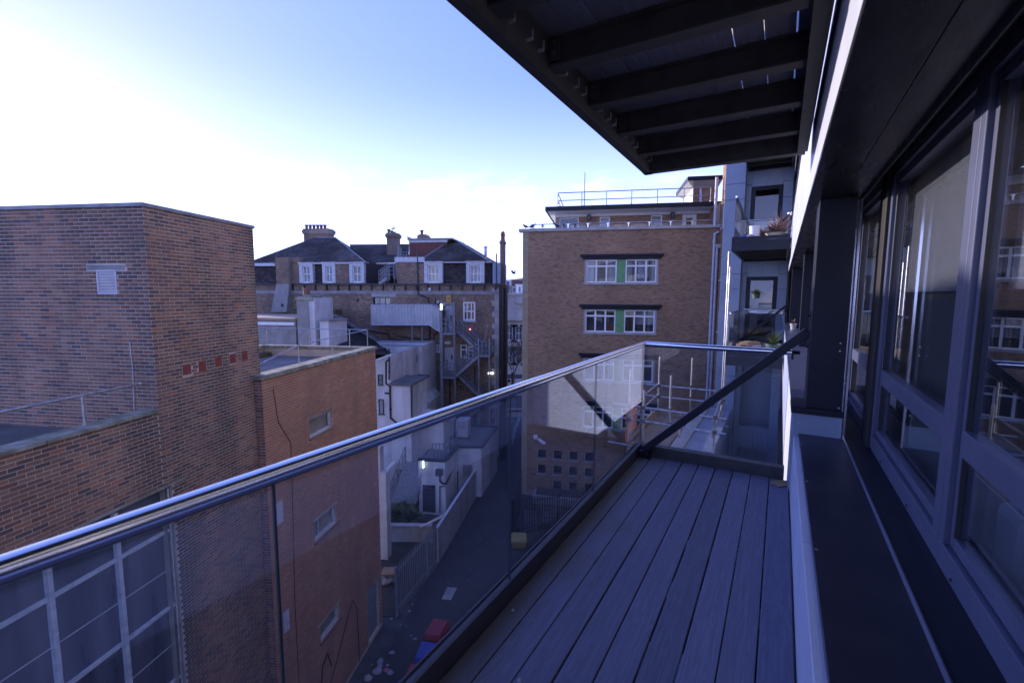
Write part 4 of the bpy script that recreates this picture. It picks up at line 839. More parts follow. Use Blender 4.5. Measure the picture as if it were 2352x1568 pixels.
# taller wing and stair tower at the right
zT = Z(16)
wg = thing('brick_wing', FF, (-1, -FR - 3, 0), 'taller buff brick wing with narrow side windows behind the blue clad wall', 'building')
WL = Wall(FF, 'left', -FR); g = MB()
def sidewin(y0, y1, x): 
    s0, z1_ = WL.px(qG(x, y0)); _, z0_ = WL.px(qG(x, y1)); return [s0 - .55, s0 + .55, z0_, z1_]
sws = [sidewin(320, 500, 1868), sidewin(745, 915, 1852), sidewin(1160, 1330, 1830), sidewin(1560, 1730, 1822)]
sheet(g, WL, -9, .0, 0, zT, sws, reveal=.12); g.build('wall', 'mortarF', wg)
bricks(wg, WL, -5, .0, 4, Z(11), sws, 'brickF', single=0)
part(wg, 'body', 'brickF', [(-9, .3, -FR - 8, -FR - .52, 0, zT - .05), (.301, 12, -FR - 8, -FR - .001, 0, fz1 - .3)])
for s_ in sws: window(wg, WL, s_, 1, 2, depth=.08, fr=.07, fm='wpaint', gm='fglass', sill=True)
# stair head with dark fascia and white soffit
SH = Wall(FF, 'front', PU + 4.5)
h0 = SH.px(qG(1615, 140)); h1 = SH.px(qG(1812, 140)); hb_ = SH.px(qG(1700, 320))[1]; ht = SH.px(qG(1700, 142))[1]
sh = thing('rooftop_cabin', FF, (PU + 6, -h0[0] - 2, fz1), 'small rooftop stair head with dark fascia and white overhang beside the tall wing', 'building')
g = MB(); sheet(g, SH, h0[0], h1[0], fz1 - .5, ht); g.build('wall', 'mortarF', sh); bricks(sh, SH, h0[0], h1[0], fz1 - .3, ht, [], 'brickF', single=0)
part(sh, 'side_wall', 'wpaint', [(PU + 4.51, PU + 8, -h1[0], -h0[0], fz1 - .5, ht)])
fa = SH.px(qG(1570, 110), 1.2); fb_ = SH.px(qG(1570, 142), 1.2)
part(sh, 'roof_fascia', 'anth', [(fa[0], h1[0], -4, 1.2, fb_[1], fa[1])], w=SH, bevel=.01)
g = MB(); P = SH.P; g.hexa([P(h0[0], 0, ht - .5), P(h1[0], 0, ht - .5), P(h1[0], -4, ht - .5), P(h0[0], -4, ht - .5), P(fa[0] + .05, 1.15, fb_[1] - .01), P(h1[0], 1.15, fb_[1] - .01), P(h1[0], -4, fb_[1] - .01), P(fa[0] + .05, -4, fb_[1] - .01)]); g.build('roof_soffit', 'wpaint', sh)
g = MB(); g.path([SH.P(SH.px(qG(1610, 155), .1)[0], .1, SH.px(qG(1610, 160), .1)[1]), SH.P(SH.px(qG(1672, 170), .1)[0], .1, SH.px(qG(1672, 172), .1)[1]), SH.P(SH.px(qG(1672, 300), .1)[0], .1, SH.px(qG(1672, 312), .1)[1])], .09, 8); g.build('drainpipe', 'pipe', sh, smooth=True)
# drainpipes down the buff facade
def fpipe(xt, yt, xb, yb, r, d, par, bend=False):
    a0, z0 = F0.px(qG(xt, yt), d); a1, z1 = F0.px(qG(xb, yb), d); a = (a0 + a1) / 2; g = MB()
    pts = [F0.P(a, d, 0.4), F0.P(a, d, z0)]
    if bend: pts.append(F0.P(a + .22, d - .02, z0 + .12))
    g.path(pts, r, 10)
    z = z0 - .5
    while z > 1: g.tube(F0.P(a, d, z), F0.P(a, d, z + .1), r * 1.35, 10); z -= 2.2
    return g.build('drainpipe', 'pipe', par, smooth=True)
fpipe(1779, 560, 1735, 1568, .075, .12, fb, True); fpipe(1800, 660, 1757, 1568, .075, .12, fb)
a, z = F0.px(qG(1805, 655), .12); g = MB(); P = F0.P; g.hexa([P(a - .1, .02, z - .12), P(a + .1, .02, z - .12), P(a + .1, .25, z - .12), P(a - .1, .25, z - .12), P(a - .24, .02, z + .1), P(a + .24, .02, z + .1), P(a + .24, .32, z + .1), P(a - .24, .32, z + .1)]); g.build('hopper', 'pipe', fb)
g = MB(); a, z0_ = F0.px(qG(1797, 300), .3); zt_ = F0.px(qG(1803, 110), .3)[1]; zb_ = F0.px(qG(1793, 500), .3)[1]; g.path([F0.P(a, .3 - .2, zb_), F0.P(a, .3 - .2, zt_)], .085, 10); g.build('drainpipe', 'pipe', wg, smooth=True)
# CCTV camera over the square windows, lamp tubes
a, z = F0.px(qQ(283, 763), .3); t = thing('security_camera', FF, F0.P(a, 0, z), 'white security camera on the buff wall above the square windows', 'camera')
g = MB(); g.bar(F0.P(a + .05, .25, z), F0.P(a + .5, .45, z - .22), .16, .16); g.build('camera_body', 'wpaint', t, bevel=.02); g = MB(); g.tube(F0.P(a - .15, 0, z + .05), F0.P(a - .15, .25, z + .05), .04, 8); g.wb(F0, a - .3, a - .02, 0, .18, z - .05, z + .2); g.build('bracket', 'wpaint', t)
# pigeons on the coping
def bird(F, p, s, m_, label, cat, ang, grp=None, fly=False):
    t = thing('pigeon' if cat == 'pigeon' else 'gull' if cat == 'gull' else 'bird', F, p, label, cat, grp); g = MB(); c, s_ = math.cos(ang), math.sin(ang)
    R2 = lambda x, y, z: (p[0] + (x * c - y * s_) * s, p[1] + (x * s_ + y * c) * s, p[2] + z * s)
    prof = [(-.95, .35, .02), (-.6, .42, .12), (-.25, .5, .26), (.1, .55, .30), (.35, .66, .24), (.52, .82, .15), (.62, .95, .135), (.72, .97, .09), (.80, .94, .02)]
    n = 8; k0 = 0; rings = []
    for x, z, r in prof:
        rings.append([R2(x + (0 if x < .4 else 0), r * math.cos(2 * math.pi * i / n) * .9, z + r * math.sin(2 * math.pi * i / n)) for i in range(n)])
    for a_, b_ in zip(rings[:-1], rings[1:]):
        for i in range(n): g.quad(a_[i], a_[(i + 1) % n], b_[(i + 1) % n], b_[i])
    if fly:
        for sg in (-1, 1):
            g.quad(R2(.25, sg * .2, .6), R2(-.25, sg * .2, .55), R2(-.35, sg * .9, 1.1), R2(.1, sg * .95, 1.15)); g.quad(R2(.1, sg * .95, 1.15), R2(-.35, sg * .9, 1.1), R2(-.7, sg * 1.7, .9), R2(-.65, sg * 1.75, .92))
    g.build('body', m_, t, smooth=True)
    if not fly:
        g = MB()
        for sg in (-.1, .1): g.tube(R2(.05, sg, 0), R2(.05, sg, .35), .025 * s, 5)
        g.build('legs', 'terra', t)
for i, (x, an, l) in enumerate(((298, 2.2, 'leftmost dark pigeon, perched at the outer corner of the buff block'), (352, -1.6, 'second pigeon from the corner, facing right on the coping'), (432, .3, 'pigeon on the coping between the first two balustrade posts'), (543, 1.8, 'pigeon leaning left below the end of the penthouse glazing'), (598, .2, 'pigeon just left of the third balustrade post'), (683, .3, 'rightmost pigeon on the coping, under the wide terrace window'))):
    a = F0.px(qG(x, 528), .0)[0]; bird(FF, F0.P(a, .02, zr + .17), .30, 'feather', l, 'pigeon', an, 'pigeons perched on the coping of the buff block')
a, z = F0.px(qG(203, 880)); p = FM.inv(at_depth(qG(203, 882), 48)); bird(FM, tuple(p), .42, 'feather', 'dark bird flying through the gap between the buildings', 'bird', 1.2, None, True)

# ------------------------------------------------------------------ old hotel block closing the view
ht_ = thing('old_hotel_building', FM, (6, 8, 0), 'old brown brick building with slate hipped roofs, dormers and tall chimneys beyond the alley', 'building')
M0 = Wall(FM, 'front', 0); AL = -26.0; AR = 0.0; zg = M0.px(qA(1000, 562))[1]
MW = Wall(FM, 'front', -.0)
def mr(x0, y0, x1, y1, d=0.): return M0.rect(qA(x0, y0), qA(x1, y1), d)
h_open = mr(1063, 662, 1198, 722); h_arch = mr(1765, 697, 1865, 850); h_d1 = mr(1625, 728, 1690, 935); h_d2 = mr(1622, 1055, 1696, 1240); h_w1 = mr(1745, 1035, 1800, 1140); h_w2 = mr(1806, 1045, 1850, 1150); h_w3 = mr(1557, 1035, 1586, 1100); h_w4 = mr(1547, 680, 1582, 745)
mh = [h_open, h_arch, h_d1, h_d2, h_w1, h_w2, h_w3, h_w4, mr(935, 678, 955, 697), mr(1745, 1350, 1775, 1385)]
g = MB(); sheet(g, M0, AL, AR, 0, zg, mh, reveal=.25); g.build('wall', 'mortarM', ht_)
bricks(ht_, M0, mr(130, 0, 200, 10)[0] - 1, AR - .35, 1, zg - .02, mh, 'brickM', single=0, proud=.012)
for k in range(30):      # stone quoins at the corner
    z = .3 + k * .45; g = MB(); w_ = .55 if k % 2 else .35
    if z + .43 < zg: g.wb(M0, AR - w_, AR, -.02, .03, z, z + .43); g.build('quoin', 'concfl' if k % 3 else 'stone', ht_)
MS = Wall(FM, 'left', .0); g = MB(); g.quad((0, 0, 0), (4.5, 0, 0), (4.5, 0, zg), (0, 0, zg)); g.build('side_wall', 'brickM', ht_)
part(ht_, 'body', 'mortarM', [(.27, 4.5, .02, -AL, 0, zg - .02), (4.501, 14, 3.5, -AL, 0, zg - .02), (8.9, 12, 6, 18, zg - .02, Wall(FM, 'front', 8.9).px(qA(1200, 398))[1])])
part(ht_, 'string_course', 'grender', [(mr(130, 0, 200, 10)[0] - 1, AR + .0, 0, .06, M0.px(qA(1000, 638))[1], M0.px(qA(1000, 612))[1])], w=M0)
g = MB(); g.wb(M0, mr(410, 0, 450, 10)[0], AR + .25, 0, .22, zg - .06, zg + .06); g.wb(M0, AL, mr(300, 0, 450, 10)[0], 0, .22, zg - .06, zg + .06); g.build('gutter', 'iron', ht_)
g = MB()
for x in range(440, 2040, 88): a = M0.px(qA(x, 590))[0]; g.wb(M0, a - .03, a + .03, 0, .2, zg - .5, zg - .06)
g.build('gutter_brackets', 'iron', ht_, kind='stuff')
# attic storey: hung slates, brick panels, dormers
zE = M0.px(qA(800, 395))[1]; xa = lambda x, d=0, y=480: M0.px(qA(x, y), d)[0]
MA = Wall(FM, 'front', .25); g = MB()
for (x0, x1) in ((100, 300), (400, 1010), (1600, 1990)):
    a0, a1 = xa(x0), xa(x1); slates(g, MA.P(a0, .15, zg + .05), MA.P(a1, .15, zg + .05), MA.P(a0, 0, zE), MA.P(a1, 0, zE), .16, .22)
g.build('hung_slates', 'dslate', ht_, kind='stuff')
part(ht_, 'attic_wall', 'dslate', [(xa(100), xa(1010), -6, -.02, zg, zE), (xa(1600), xa(1985), -6, -.02, zg, zE), (xa(1010), xa(1250), -9, -5.5, zg, zE)], w=MA)
for (x0, x1) in ((770, 875), (1250, 1462)):
    a0, a1 = xa(x0), xa(x1); part(ht_, 'attic_panel', 'mortarM', [(a0, a1, -4, .02, zg + .06, zE)], w=M0); bricks(ht_, M0, a0, a1, zg + .06, zE, [], 'brickM', single=0, d=.02)
part(ht_, 'eaves_board', 'wpaint2', [(xa(130), xa(303), -.1, .12, zE - .22, zE + .02), (xa(485), xa(880), -.1, .14, zE - .08, zE + .04), (xa(1240), xa(1468), -.1, .14, zE + .02, zE + .42), (xa(1600), xa(1990), -.1, .1, zE - .06, zE + .02)], w=M0)
dw = [(485, 590, 2, 2, None), (665, 766, 2, 2, [(0, .35, .45, 1), (.4, 1, 0, .4)]), (877, 992, 2, 2, None), (1463, 1607, 3, 2, [(0, 1, 0, 1)]), (1793, 1935, 3, 2, [(.62, 1, 0, 1)])]
for x0, x1, c, r, cu in dw:
    a0, a1 = xa(x0, .15), xa(x1, .15); z0, z1 = zg + .10, zE - .02
    f = MB(); f.wb(M0, a0, a0 + .28, -.6, .16, z0, z1); f.wb(M0, a1 - .28, a1, -.6, .16, z0, z1); f.wb(M0, a0 + .281, a1 - .281, -.6, .155, z1 - .22, z1 - .001); f.wb(M0, a0 - .06, a1 + .06, -.6, .22, z1, z1 + .08); f.wb(M0, a0 + .281, a1 - .281, -.3, .2, z0 - .02, z0 + .06)
    do = f.build('dormer', 'wpaint2', ht_)
    rr_ = (a0 + .285, a1 - .285, z0 + .062, z1 - .222)
    window(ht_, M0, rr_, c, r, depth=.02, fr=.07, bar=.05, fm='wpaint', gm='fglass', curtain=cu, cm='yblind' if x0 == 1463 else 'cloth')
# brick stack with flared grey foot
st = (xa(300, .5), xa(402, .5)); zs = M0.px(qA(350, 350), .5)[1]
part(ht_, 'stack', 'mortarM', [(st[0], st[1], -.9, .48, zg, zs)], w=M0); bricks(ht_, M0, st[0], st[1], zg, zs, [], 'brickM', single=0, d=.48)
g = MB(); P = M0.P; zl_ = M0.px(qA(330, 780), .5)[1]; fa0, fa1 = xa(262, .5, 780), xa(385, .5, 780)
g.hexa([P(fa0, 0, zl_), P(fa1, 0, zl_), P(fa1, .5, zl_), P(fa0, .5, zl_), P(st[0], 0, zg), P(st[1], 0, zg), P(st[1], .5, zg), P(st[0], .5, zg)]); g.build('stack_foot', 'grender', ht_)
part(ht_, 'stack_hole', 'black', [(xa(342, .5, 730), xa(362, .5, 730), .45, .51, M0.px(qA(350, 738), .5)[1], M0.px(qA(350, 716), .5)[1])], w=M0)
part(ht_, 'low_attic', 'brickM', [(xa(404), xa(490), -1, .03, zg + .05, M0.px(qA(450, 352))[1])], w=M0)
# roofs
def pt(x, y, u): W_ = Wall(FM, 'front', u); a, z = W_.px(qA(x, y)); return (u, -a, z)
def rface(name, pts, rows=None, m_='slate', sl=None):
    g = MB(); g.quad(*pts); g.build(name, m_, ht_)
    if sl: g = MB(); slates(g, *sl); g.build('roof_slates', m_, ht_, kind='stuff')
e0, e1 = pt(60, 398, -.1), pt(1012, 395, -.1); t0, t1 = pt(602, 197, 5.5), pt(772, 200, 5.5)
rface('roof', [e0, e1, t1, t0], sl=(e0, e1, t0, t1))
e2 = pt(1152, 440, 11.5); rface('roof', [e1, e2, t1], sl=(e1, e2, t1, t1))
g = MB(); g.tube(t0, t1, .09, 6); g.tube(e1, t1, .05, 6); g.build('ridge_tiles', 'lead', ht_)
m0, m1, m2, m3 = pt(880, 250, 14), pt(1345, 247, 14), pt(1345, 395, 9), pt(1100, 430, 9); rface('roof', [m0, m1, m2, pt(900, 400, 9)], sl=(pt(900, 400, 9), m2, m0, m1))
rp = pt(1690, 206, 4.5); r0_, r1_ = pt(1395, 398, -.1), pt(1995, 393, -.1); rl_, rr2 = pt(1360, 360, 4.5), pt(2000, 380, 6)
rface('roof', [r0_, r1_, rp], sl=(r0_, r1_, rp, rp)); rface('roof', [r1_, (6.5, r1_[1], r1_[2]), (10, rp[1], rp[2]), rp]); rface('roof', [r0_, rp, (10, rp[1], rp[2]), (14, r0_[1], r0_[2])])
g = MB(); g.tube(r0_, rp, .05, 6); g.tube(r1_, rp, .06, 6); g.build('hip_tiles', 'lead', ht_)
# red tile-hung stair head with white trim and flat top
HB = Wall(FM, 'front', 3.2); b_ = HB.rect(qA(1345, 216), qA(1640, 400)); g = MB(); slates(g, HB.P(b_[0], .02, b_[2]), HB.P(b_[1], .02, b_[2]), HB.P(b_[0], .0, b_[3] - .1), HB.P(b_[1], .0, b_[3] - .1), .16, .2); g.build('tile_hanging', 'rslate', ht_, kind='stuff')
part(ht_, 'roof_cabin', 'rslate', [(b_[0], b_[1], -4, -.01, b_[2], b_[3])], w=HB); part(ht_, 'flat_top', 'lead', [(b_[0] - .1, b_[1] + .6, -4, .2, b_[3], b_[3] + .12)], w=HB)
part(ht_, 'white_trim', 'wpaint2', [(b_[0] - .02, b_[1] + .1, .04, .08, b_[3] - .22, b_[3] - .004)], w=HB)
# chimneys
def chimney(x0, x1, ytop, ybot, u, pots, potm='terrapot', dep=1.1):
    W_ = Wall(FM, 'front', u); r = W_.rect(qA(x0, ytop), qA(x1, ybot)); t = MB(); t.wb(W_, r[0] + .12, r[1] - .12, -dep, 0, r[2] - 1, r[3] - .5); o = t.build('chimney', 'brickM', ht_)
    t = MB(); t.wb(W_, r[0] + .04, r[1] - .04, -dep - .08, .08, r[3] - .5, r[3] - .38); t.wb(W_, r[0], r[1], -dep - .12, .12, r[3] - .379, r[3] - .12); t.wb(W_, r[0] + .08, r[1] - .08, -dep, .04, r[3] - .119, r[3]); t.build('chimney_cap', 'brickM', o)
    for (xx, yy) in pots:
        a, z = W_.px(qA(xx, yy), -dep / 2); t = MB(); t.lathe(W_.P(a, -dep / 2, r[3] - .02), [(.15, 0), (.13, (z - r[3]) * .3), (.15, (z - r[3]) * .8), (.19, (z - r[3]) * .85), (.19, z - r[3]), (.12, z - r[3])], 10); t.build('chimney_pot', potm, o, smooth=True)
chimney(508, 722, 128, 230, 7, [(x, 95) for x in (541, 570, 599, 628, 656, 685)])
chimney(1160, 1254, 160, 275, 11, [(1185, 130), (1208, 140), (1228, 150)])
chimney(1411, 1484, 172, 222, 8, [(1445, 137)])
W_ = Wall(FM, 'front', .6)
r = W_.rect(qA(2058, 218), qA(2092, 562)); g = MB(); g.wb(W_, r[0], r[1], -.6, 0, zg, r[3]); g.wb(W_, r[0] - .05, r[1] + .05, -.65, .05, r[3] - .25, r[3] - .1); o = g.build('chimney', 'brickM', ht_)
g = MB(); c = W_.P((r[0] + r[1]) / 2, -.3, r[3] - .02); g.lathe(c, [(.18, 0), (.16, .3), (.2, .5), (.12, .55)], 10); g.ball((c[0], c[1], c[2] + .6), .17, 8, 6); g.build('chimney_pot', 'terrapot', o, smooth=True)
g = MB(); a, z = M0.px(qA(1945, 278), -2); g.path([M0.P(a, -2, zE + .1), M0.P(a, -2, z)], .12, 8); g.tube(M0.P(a, -2, z), M0.P(a, -2, z + .14), .17, 8); g.build('flue', 'galv', ht_)
g = MB(); a, z = M0.px(qA(2030, 322), 0); g.path([M0.P(a, 0, zg), M0.P(a, 0, z)], .05, 6); g.build('vent_pipe', 'iron', ht_)
part(ht_, 'parapet_end', 'clad2', [(xa(2000), xa(2062), -3, .0, zg + .05, M0.px(qA(2030, 392))[1])], w=M0)
# side dormer window in the recess
W5 = Wall(FM, 'front', 5.2); r = W5.rect(qA(1062, 450), qA(1128, 525)); window(ht_, W5, r, 3, 1, depth=.0, fr=.08, bar=.08, fm='wpaint', gm='fglass', name='window')
# openings
part(ht_, 'opening_lintel', 'concfl', [(h_open[0] - .1, h_open[1] + .5, -.05, .06, h_open[3] + .01, h_open[3] + .35)], w=M0)
window(ht_, M0, h_open, 3, 1, depth=.2, fr=.06, fm='iron', gm='fglass'); window(ht_, M0, h_arch, 3, 2, depth=.12, fr=.14, bar=.09, fm='wpaint', gm='fglass', sill=True)
g = MB()
for k in range(8): a = h_arch[0] + (h_arch[1] - h_arch[0]) * (k + .5) / 8; w2 = (h_arch[1] - h_arch[0]) / 16 * .9; dz_ = .10 * math.cos((k - 3.5) / 4); g.wb(M0, a - w2, a + w2, -.02, .035, h_arch[3] + dz_ - .03, h_arch[3] + dz_ + .22)
g.build('arch_bricks', 'brickM', ht_, kind='stuff')
for r_ in (h_w1, h_w2): window(ht_, M0, r_, 1, 1, depth=.12, fr=.1, bar=.08, roww=[.62], fm='wpaint', gm='fglass')
window(ht_, M0, h_w3, 1, 1, depth=.1, fr=.1, fm='wpaint', gm='fglass'); window(ht_, M0, h_w4, 1, 1, depth=.2, fr=.06, fm='iron', gm='fglass')
for r_, l in ((h_d1, 'wframe'), (h_d2, 'wpaint2')):
    g = MB(); g.wb(M0, r_[0], r_[1], -.12, -.07, r_[2], r_[3]); do = g.build('door', 'skin1' if l == 'wpaint2' else 'corr', ht_); g = MB(); g.wb(M0, r_[1] - .22, r_[1] - .12, -.069, -.02, r_[2] + .9, r_[2] + 1.3); g.build('door_handle', 'iron', do)
g = MB(); a, z = M0.px(qA(1652, 1020)); g.wb(M0, a - .3, a + .2, 0, .04, z - .1, z + .1); g.build('door_sign', 'wpaint2', ht_)
# black waste pipes
def mpipe(pts, r=.055, d=.12, m_='iron', par=None, W_=None):
    W_ = W_ or M0; g = MB(); P_ = [W_.P(*[W_.px(qA(x, y), d)[0], d, W_.px(qA(x, y), d)[1]]) for x, y in pts]; g.path(P_, r, 7)
    for p, q in zip(P_[:-1], P_[1:]):
        if abs(p[2] - q[2]) > 1.5:
            for k in range(1, int(abs(p[2] - q[2]) / 1.5) + 1): f = k * 1.5 / abs(p[2] - q[2]); c = np.array(p) + (np.array(q) - p) * f; g.tube(c, c + np.array([0, 0, .12]), r * 1.4, 7)
    return g.build('drainpipe', m_, par or ht_, smooth=True)
mpipe([(1410, 282), (1415, 570), (1418, 640), (1495, 672), (1500, 722)]); mpipe([(1030, 925), (1180, 950), (1195, 990), (1300, 1003), (1462, 1020), (1470, 1270), (1466, 1460), (1508, 1490), (1508, 1700)])
mpipe([(1250, 965), (1350, 985), (1500, 995)], .045); mpipe([(1506, 885), (1508, 1900)], .06); mpipe([(1572, 935), (1538, 960), (1538, 1240), (1580, 1272)], .045)
mpipe([(2062, 575), (2062, 2100)], .07, .2); mpipe([(2085, 575), (2085, 2100)], .07, .2); mpipe([(2100, 590), (2098, 2100)], .09, .1)
mpipe([(1665, 1300), (1665, 1900)], .045); mpipe([(1860, 1200), (1860, 1900)], .045)
# covered walkway of corrugated sheet
ZW = M0.px; wk = thing('covered_walkway', FM, (-1, 9, ZW(qA(1300, 878), 1.6)[1]), 'pale corrugated sheet walkway cantilevered from the old brown brick wall', 'walkway')
DW = 1.6; W6 = Wall(FM, 'front', -DW); wp = [W6.px(qA(x, y)) for x, y in ((1050, 725), (1510, 722), (1592, 768), (1590, 938), (1505, 881), (1052, 880))]
g = MB(); n = 44; A_, Bz = wp[0][0], wp[2][0]
def zedge(a, top):
    pts = [wp[0], wp[1], wp[2]] if top else [wp[5], wp[4], wp[3]]
    for (a0, z0), (a1, z1) in zip(pts[:-1], pts[1:]):
        if a <= a1 + 1e-6: return z0 + (z1 - z0) * (a - a0) / (a1 - a0)
    return pts[-1][1]
prev = None
for i in range(n * 2 + 1):
    a = A_ + (Bz - A_) * i / (2 * n); d = .05 if (i // 1) % 4 in (1, 2) else 0; cur = (a, d)
    if prev: P = W6.P; g.quad(P(prev[0], prev[1], zedge(prev[0], 0)), P(a, d, zedge(a, 0)), P(a, d, zedge(a, 1)), P(prev[0], prev[1], zedge(prev[0], 1)))
    prev = cur
g.build('corrugated_panel', 'corr', wk)
g = MB(); P = W6.P
for top in (0, 1):
    pts = [wp[0], wp[1], wp[2]] if top else [wp[5], wp[4], wp[3]]
    for (a0, z0), (a1, z1) in zip(pts[:-1], pts[1:]): g.quad(P(a0, 0, z0), P(a1, 0, z1), P(a1, -DW, z1), P(a0, -DW, z0))
g.quad(P(A_, 0, wp[0][1]), P(A_, -DW, wp[0][1]), P(A_, -DW, wp[5][1]), P(A_, 0, wp[5][1])); g.build('casing', 'corr', wk)
g = MB()
for (p, q) in zip(wp, wp[1:] + wp[:1]): g.tube(P(p[0], .06, p[1]), P(q[0], .06, q[1]), .035, 4)
g.build('edge_trim', 'louvre', wk)
for x in (1368, 1446):
    a, z = M0.px(qA(x, 885), 1.3); g = MB(); g.tube(M0.P(a, 1.3, z), M0.P(a, 1.3, M0.px(qA(x, 1035), 1.3)[1] - 1), .05, 6); g.build('post', 'stairm', wk)
# fire escape
fe = thing('fire_escape', FM, (-1.2, 3, 0), 'grey steel fire escape zigzagging down the old brown brick wall', 'fire escape')
def fp(x, y, d): a, z = M0.px(qA(x, y), d); return np.array(M0.P(a, d, z))
def railset(p, q, h=1.05, n=3, name='rail', nb=3, par=None):
    p, q = np.array(p), np.array(q); g = MB(); up_ = np.array([0, 0, 1.])
    for k in range(nb): o = up_ * (h * (k + 1) / nb); g.tube(p + o, q + o, .028, 5)
    for k in range(n + 1): c = p + (q - p) * k / n; g.tube(c, c + up_ * h, .03, 5)
    return g.build(name, 'stairm', par or fe)
def flight(p, q, wdt=.9, n=12, par=None, rails=(0, 1), dvec=None):
    p, q = np.array(p), np.array(q); dv = np.array(dvec if dvec is not None else M0.P(0, wdt, 0)) - np.array((0, 0, 0) if dvec is not None else M0.P(0, 0, 0))
    for s_ in (0, 1):
        g = MB(); g.bar(p + dv * s_, q + dv * s_, .05, .22); g.build('stringer', 'stairm', par or fe)
        if s_ in rails: railset(p + dv * s_, q + dv * s_, 1.0, 4, 'stair_rail', par=par)
    for k in range(n):
        c = p + (q - p) * (k + .5) / n; dh = (q - p) / n * .45; dh[2] = 0; g = MB(); a_, b_ = c - dh, c + dh
        g.hexa([a_, b_, b_ + dv, a_ + dv, a_ + (0, 0, .03), b_ + (0, 0, .03), b_ + dv + (0, 0, .03), a_ + dv + (0, 0, .03)]); g.build('tread', 'stairm', par or fe)
def landing(x0, x1, y, d0, d1, sides='flr'):
    a0, z = M0.px(qA(x0, y), d1); a1, _ = M0.px(qA(x1, y), d1); g = MB(); g.wb(M0, a0, a1, d0, d1, z - .14, z); g.build('landing', 'stairm', fe)
    if 'f' in sides: railset(M0.P(a0, d1, z), M0.P(a1, d1, z), 1.05, 3)
    if 'l' in sides: railset(M0.P(a0, d0, z), M0.P(a0, d1, z), 1.05, 2)
    if 'r' in sides: railset(M0.P(a1, d0, z), M0.P(a1, d1, z), 1.05, 2)
    return a0, a1, z
D1 = 1.9
L1 = landing(1598, 1702, 943, .05, D1, 'fl'); L2 = landing(1895, 1975, 1117, .05, D1, 'fr'); L3 = landing(1590, 1702, 1285, .05, D1, 'fl')
flight(M0.P(L1[1], .15, L1[2]), M0.P(L2[0], .15, L2[2]), .8); flight(M0.P(L3[1], 1.05, L3[2]), M0.P(L2[0], 1.05, L2[2]), .8)
L4z = L3[2] - (L2[2] - L3[2]) * 1.25; a4 = M0.px(qA(1945, 1440), .9)[0]; flight(M0.P(L3[1], .15, L3[2]), M0.P(a4, .15, L4z), .8)
a5 = a4; g = MB(); g.wb(M0, a5, a5 + 1.2, .05, D1, L4z - .14, L4z); g.build('landing', 'stairm', fe)
flight(M0.P(a5 - .1, 1.9, L4z), M0.P(a5 - 2.8, 1.9, 2.9), .8, 14); 
for x, y0, d in ((1600, 705, D1), (1697, 705, D1), (1592, 945, D1), (1702, 945, D1), (1890, 985, D1), (1975, 985, D1), (1892, 1200, D1), (2032, 1120, .3)):
    a, z = M0.px(qA(x, y0), d); g = MB(); g.wb(M0, a - .05, a + .05, d - .05, d + .05, 2.6, z); g.build('post', 'stairm', fe)
c0, c1 = fp(1600, 712, D1), fp(1697, 712, D1); g = MB(); g.bar(c0, c1, .08, .10); g.bar(fp(1604, 745, D1), fp(1630, 712, D1), .05, .05); g.bar(fp(1694, 745, D1), fp(1668, 712, D1), .05, .05); g.build('head_frame', 'stairm', fe)
g = MB(); g.tube(fp(1937, 1012, D1), fp(1960, 882, D1), .03, 5); g.build('pole', 'galv', fe)
# rooftop stairs in the recess
rs = thing('roof_stairs', FM, (.4, 12, zg), 'small grey metal roof stairs and gantry between the two hipped roofs', 'stairs')
s0, s1 = np.array(M0.P(*[M0.px(qA(1110, 555), .3)[0], .3, zg + .05])), fp(1170, 515, .3)
flight(s0, s1, .6, 4, par=rs, dvec=(.6, 0, 0)); q_ = M0.rect(qA(1172, 390), qA(1245, 556), -.2)
railset(M0.P(q_[0], .3, s1[2]), M0.P(q_[1], .3, s1[2]), .9, 2, par=rs)
g = MB()
for a in (q_[0], q_[0] + .5, q_[0] + .95): g.tube(M0.P(a, -.4, zg), M0.P(a, -.4, q_[3]), .03, 5)
g.tube(M0.P(q_[0], -.4, q_[3]), M0.P(q_[1], -.4, q_[3]), .03, 5); g.build('gantry', 'stairm', rs); flight(M0.P(q_[0] + .4, -.9, s1[2]), M0.P(q_[1], -.9, q_[3] + .3), .5, 5, par=rs, dvec=(.5, 0, 0))
r_ = Wall(FM, 'front', 2.5); g = MB(); a0, z0 = r_.px(qA(1255, 360)); a1, z1 = r_.px(qA(1345, 308))
for k in range(5): a = a0 + (a1 - a0) * k / 4; g.tube(r_.P(a, 0, z0), r_.P(a, 0, z1), .025, 5)
g.tube(r_.P(a0, 0, z1), r_.P(a1, 0, z1), .025, 5); g.tube(r_.P(a0, 0, (z0 + z1) / 2), r_.P(a1, 0, (z0 + z1) / 2), .025, 5); g.build('upper_rail', 'stairm', rs)
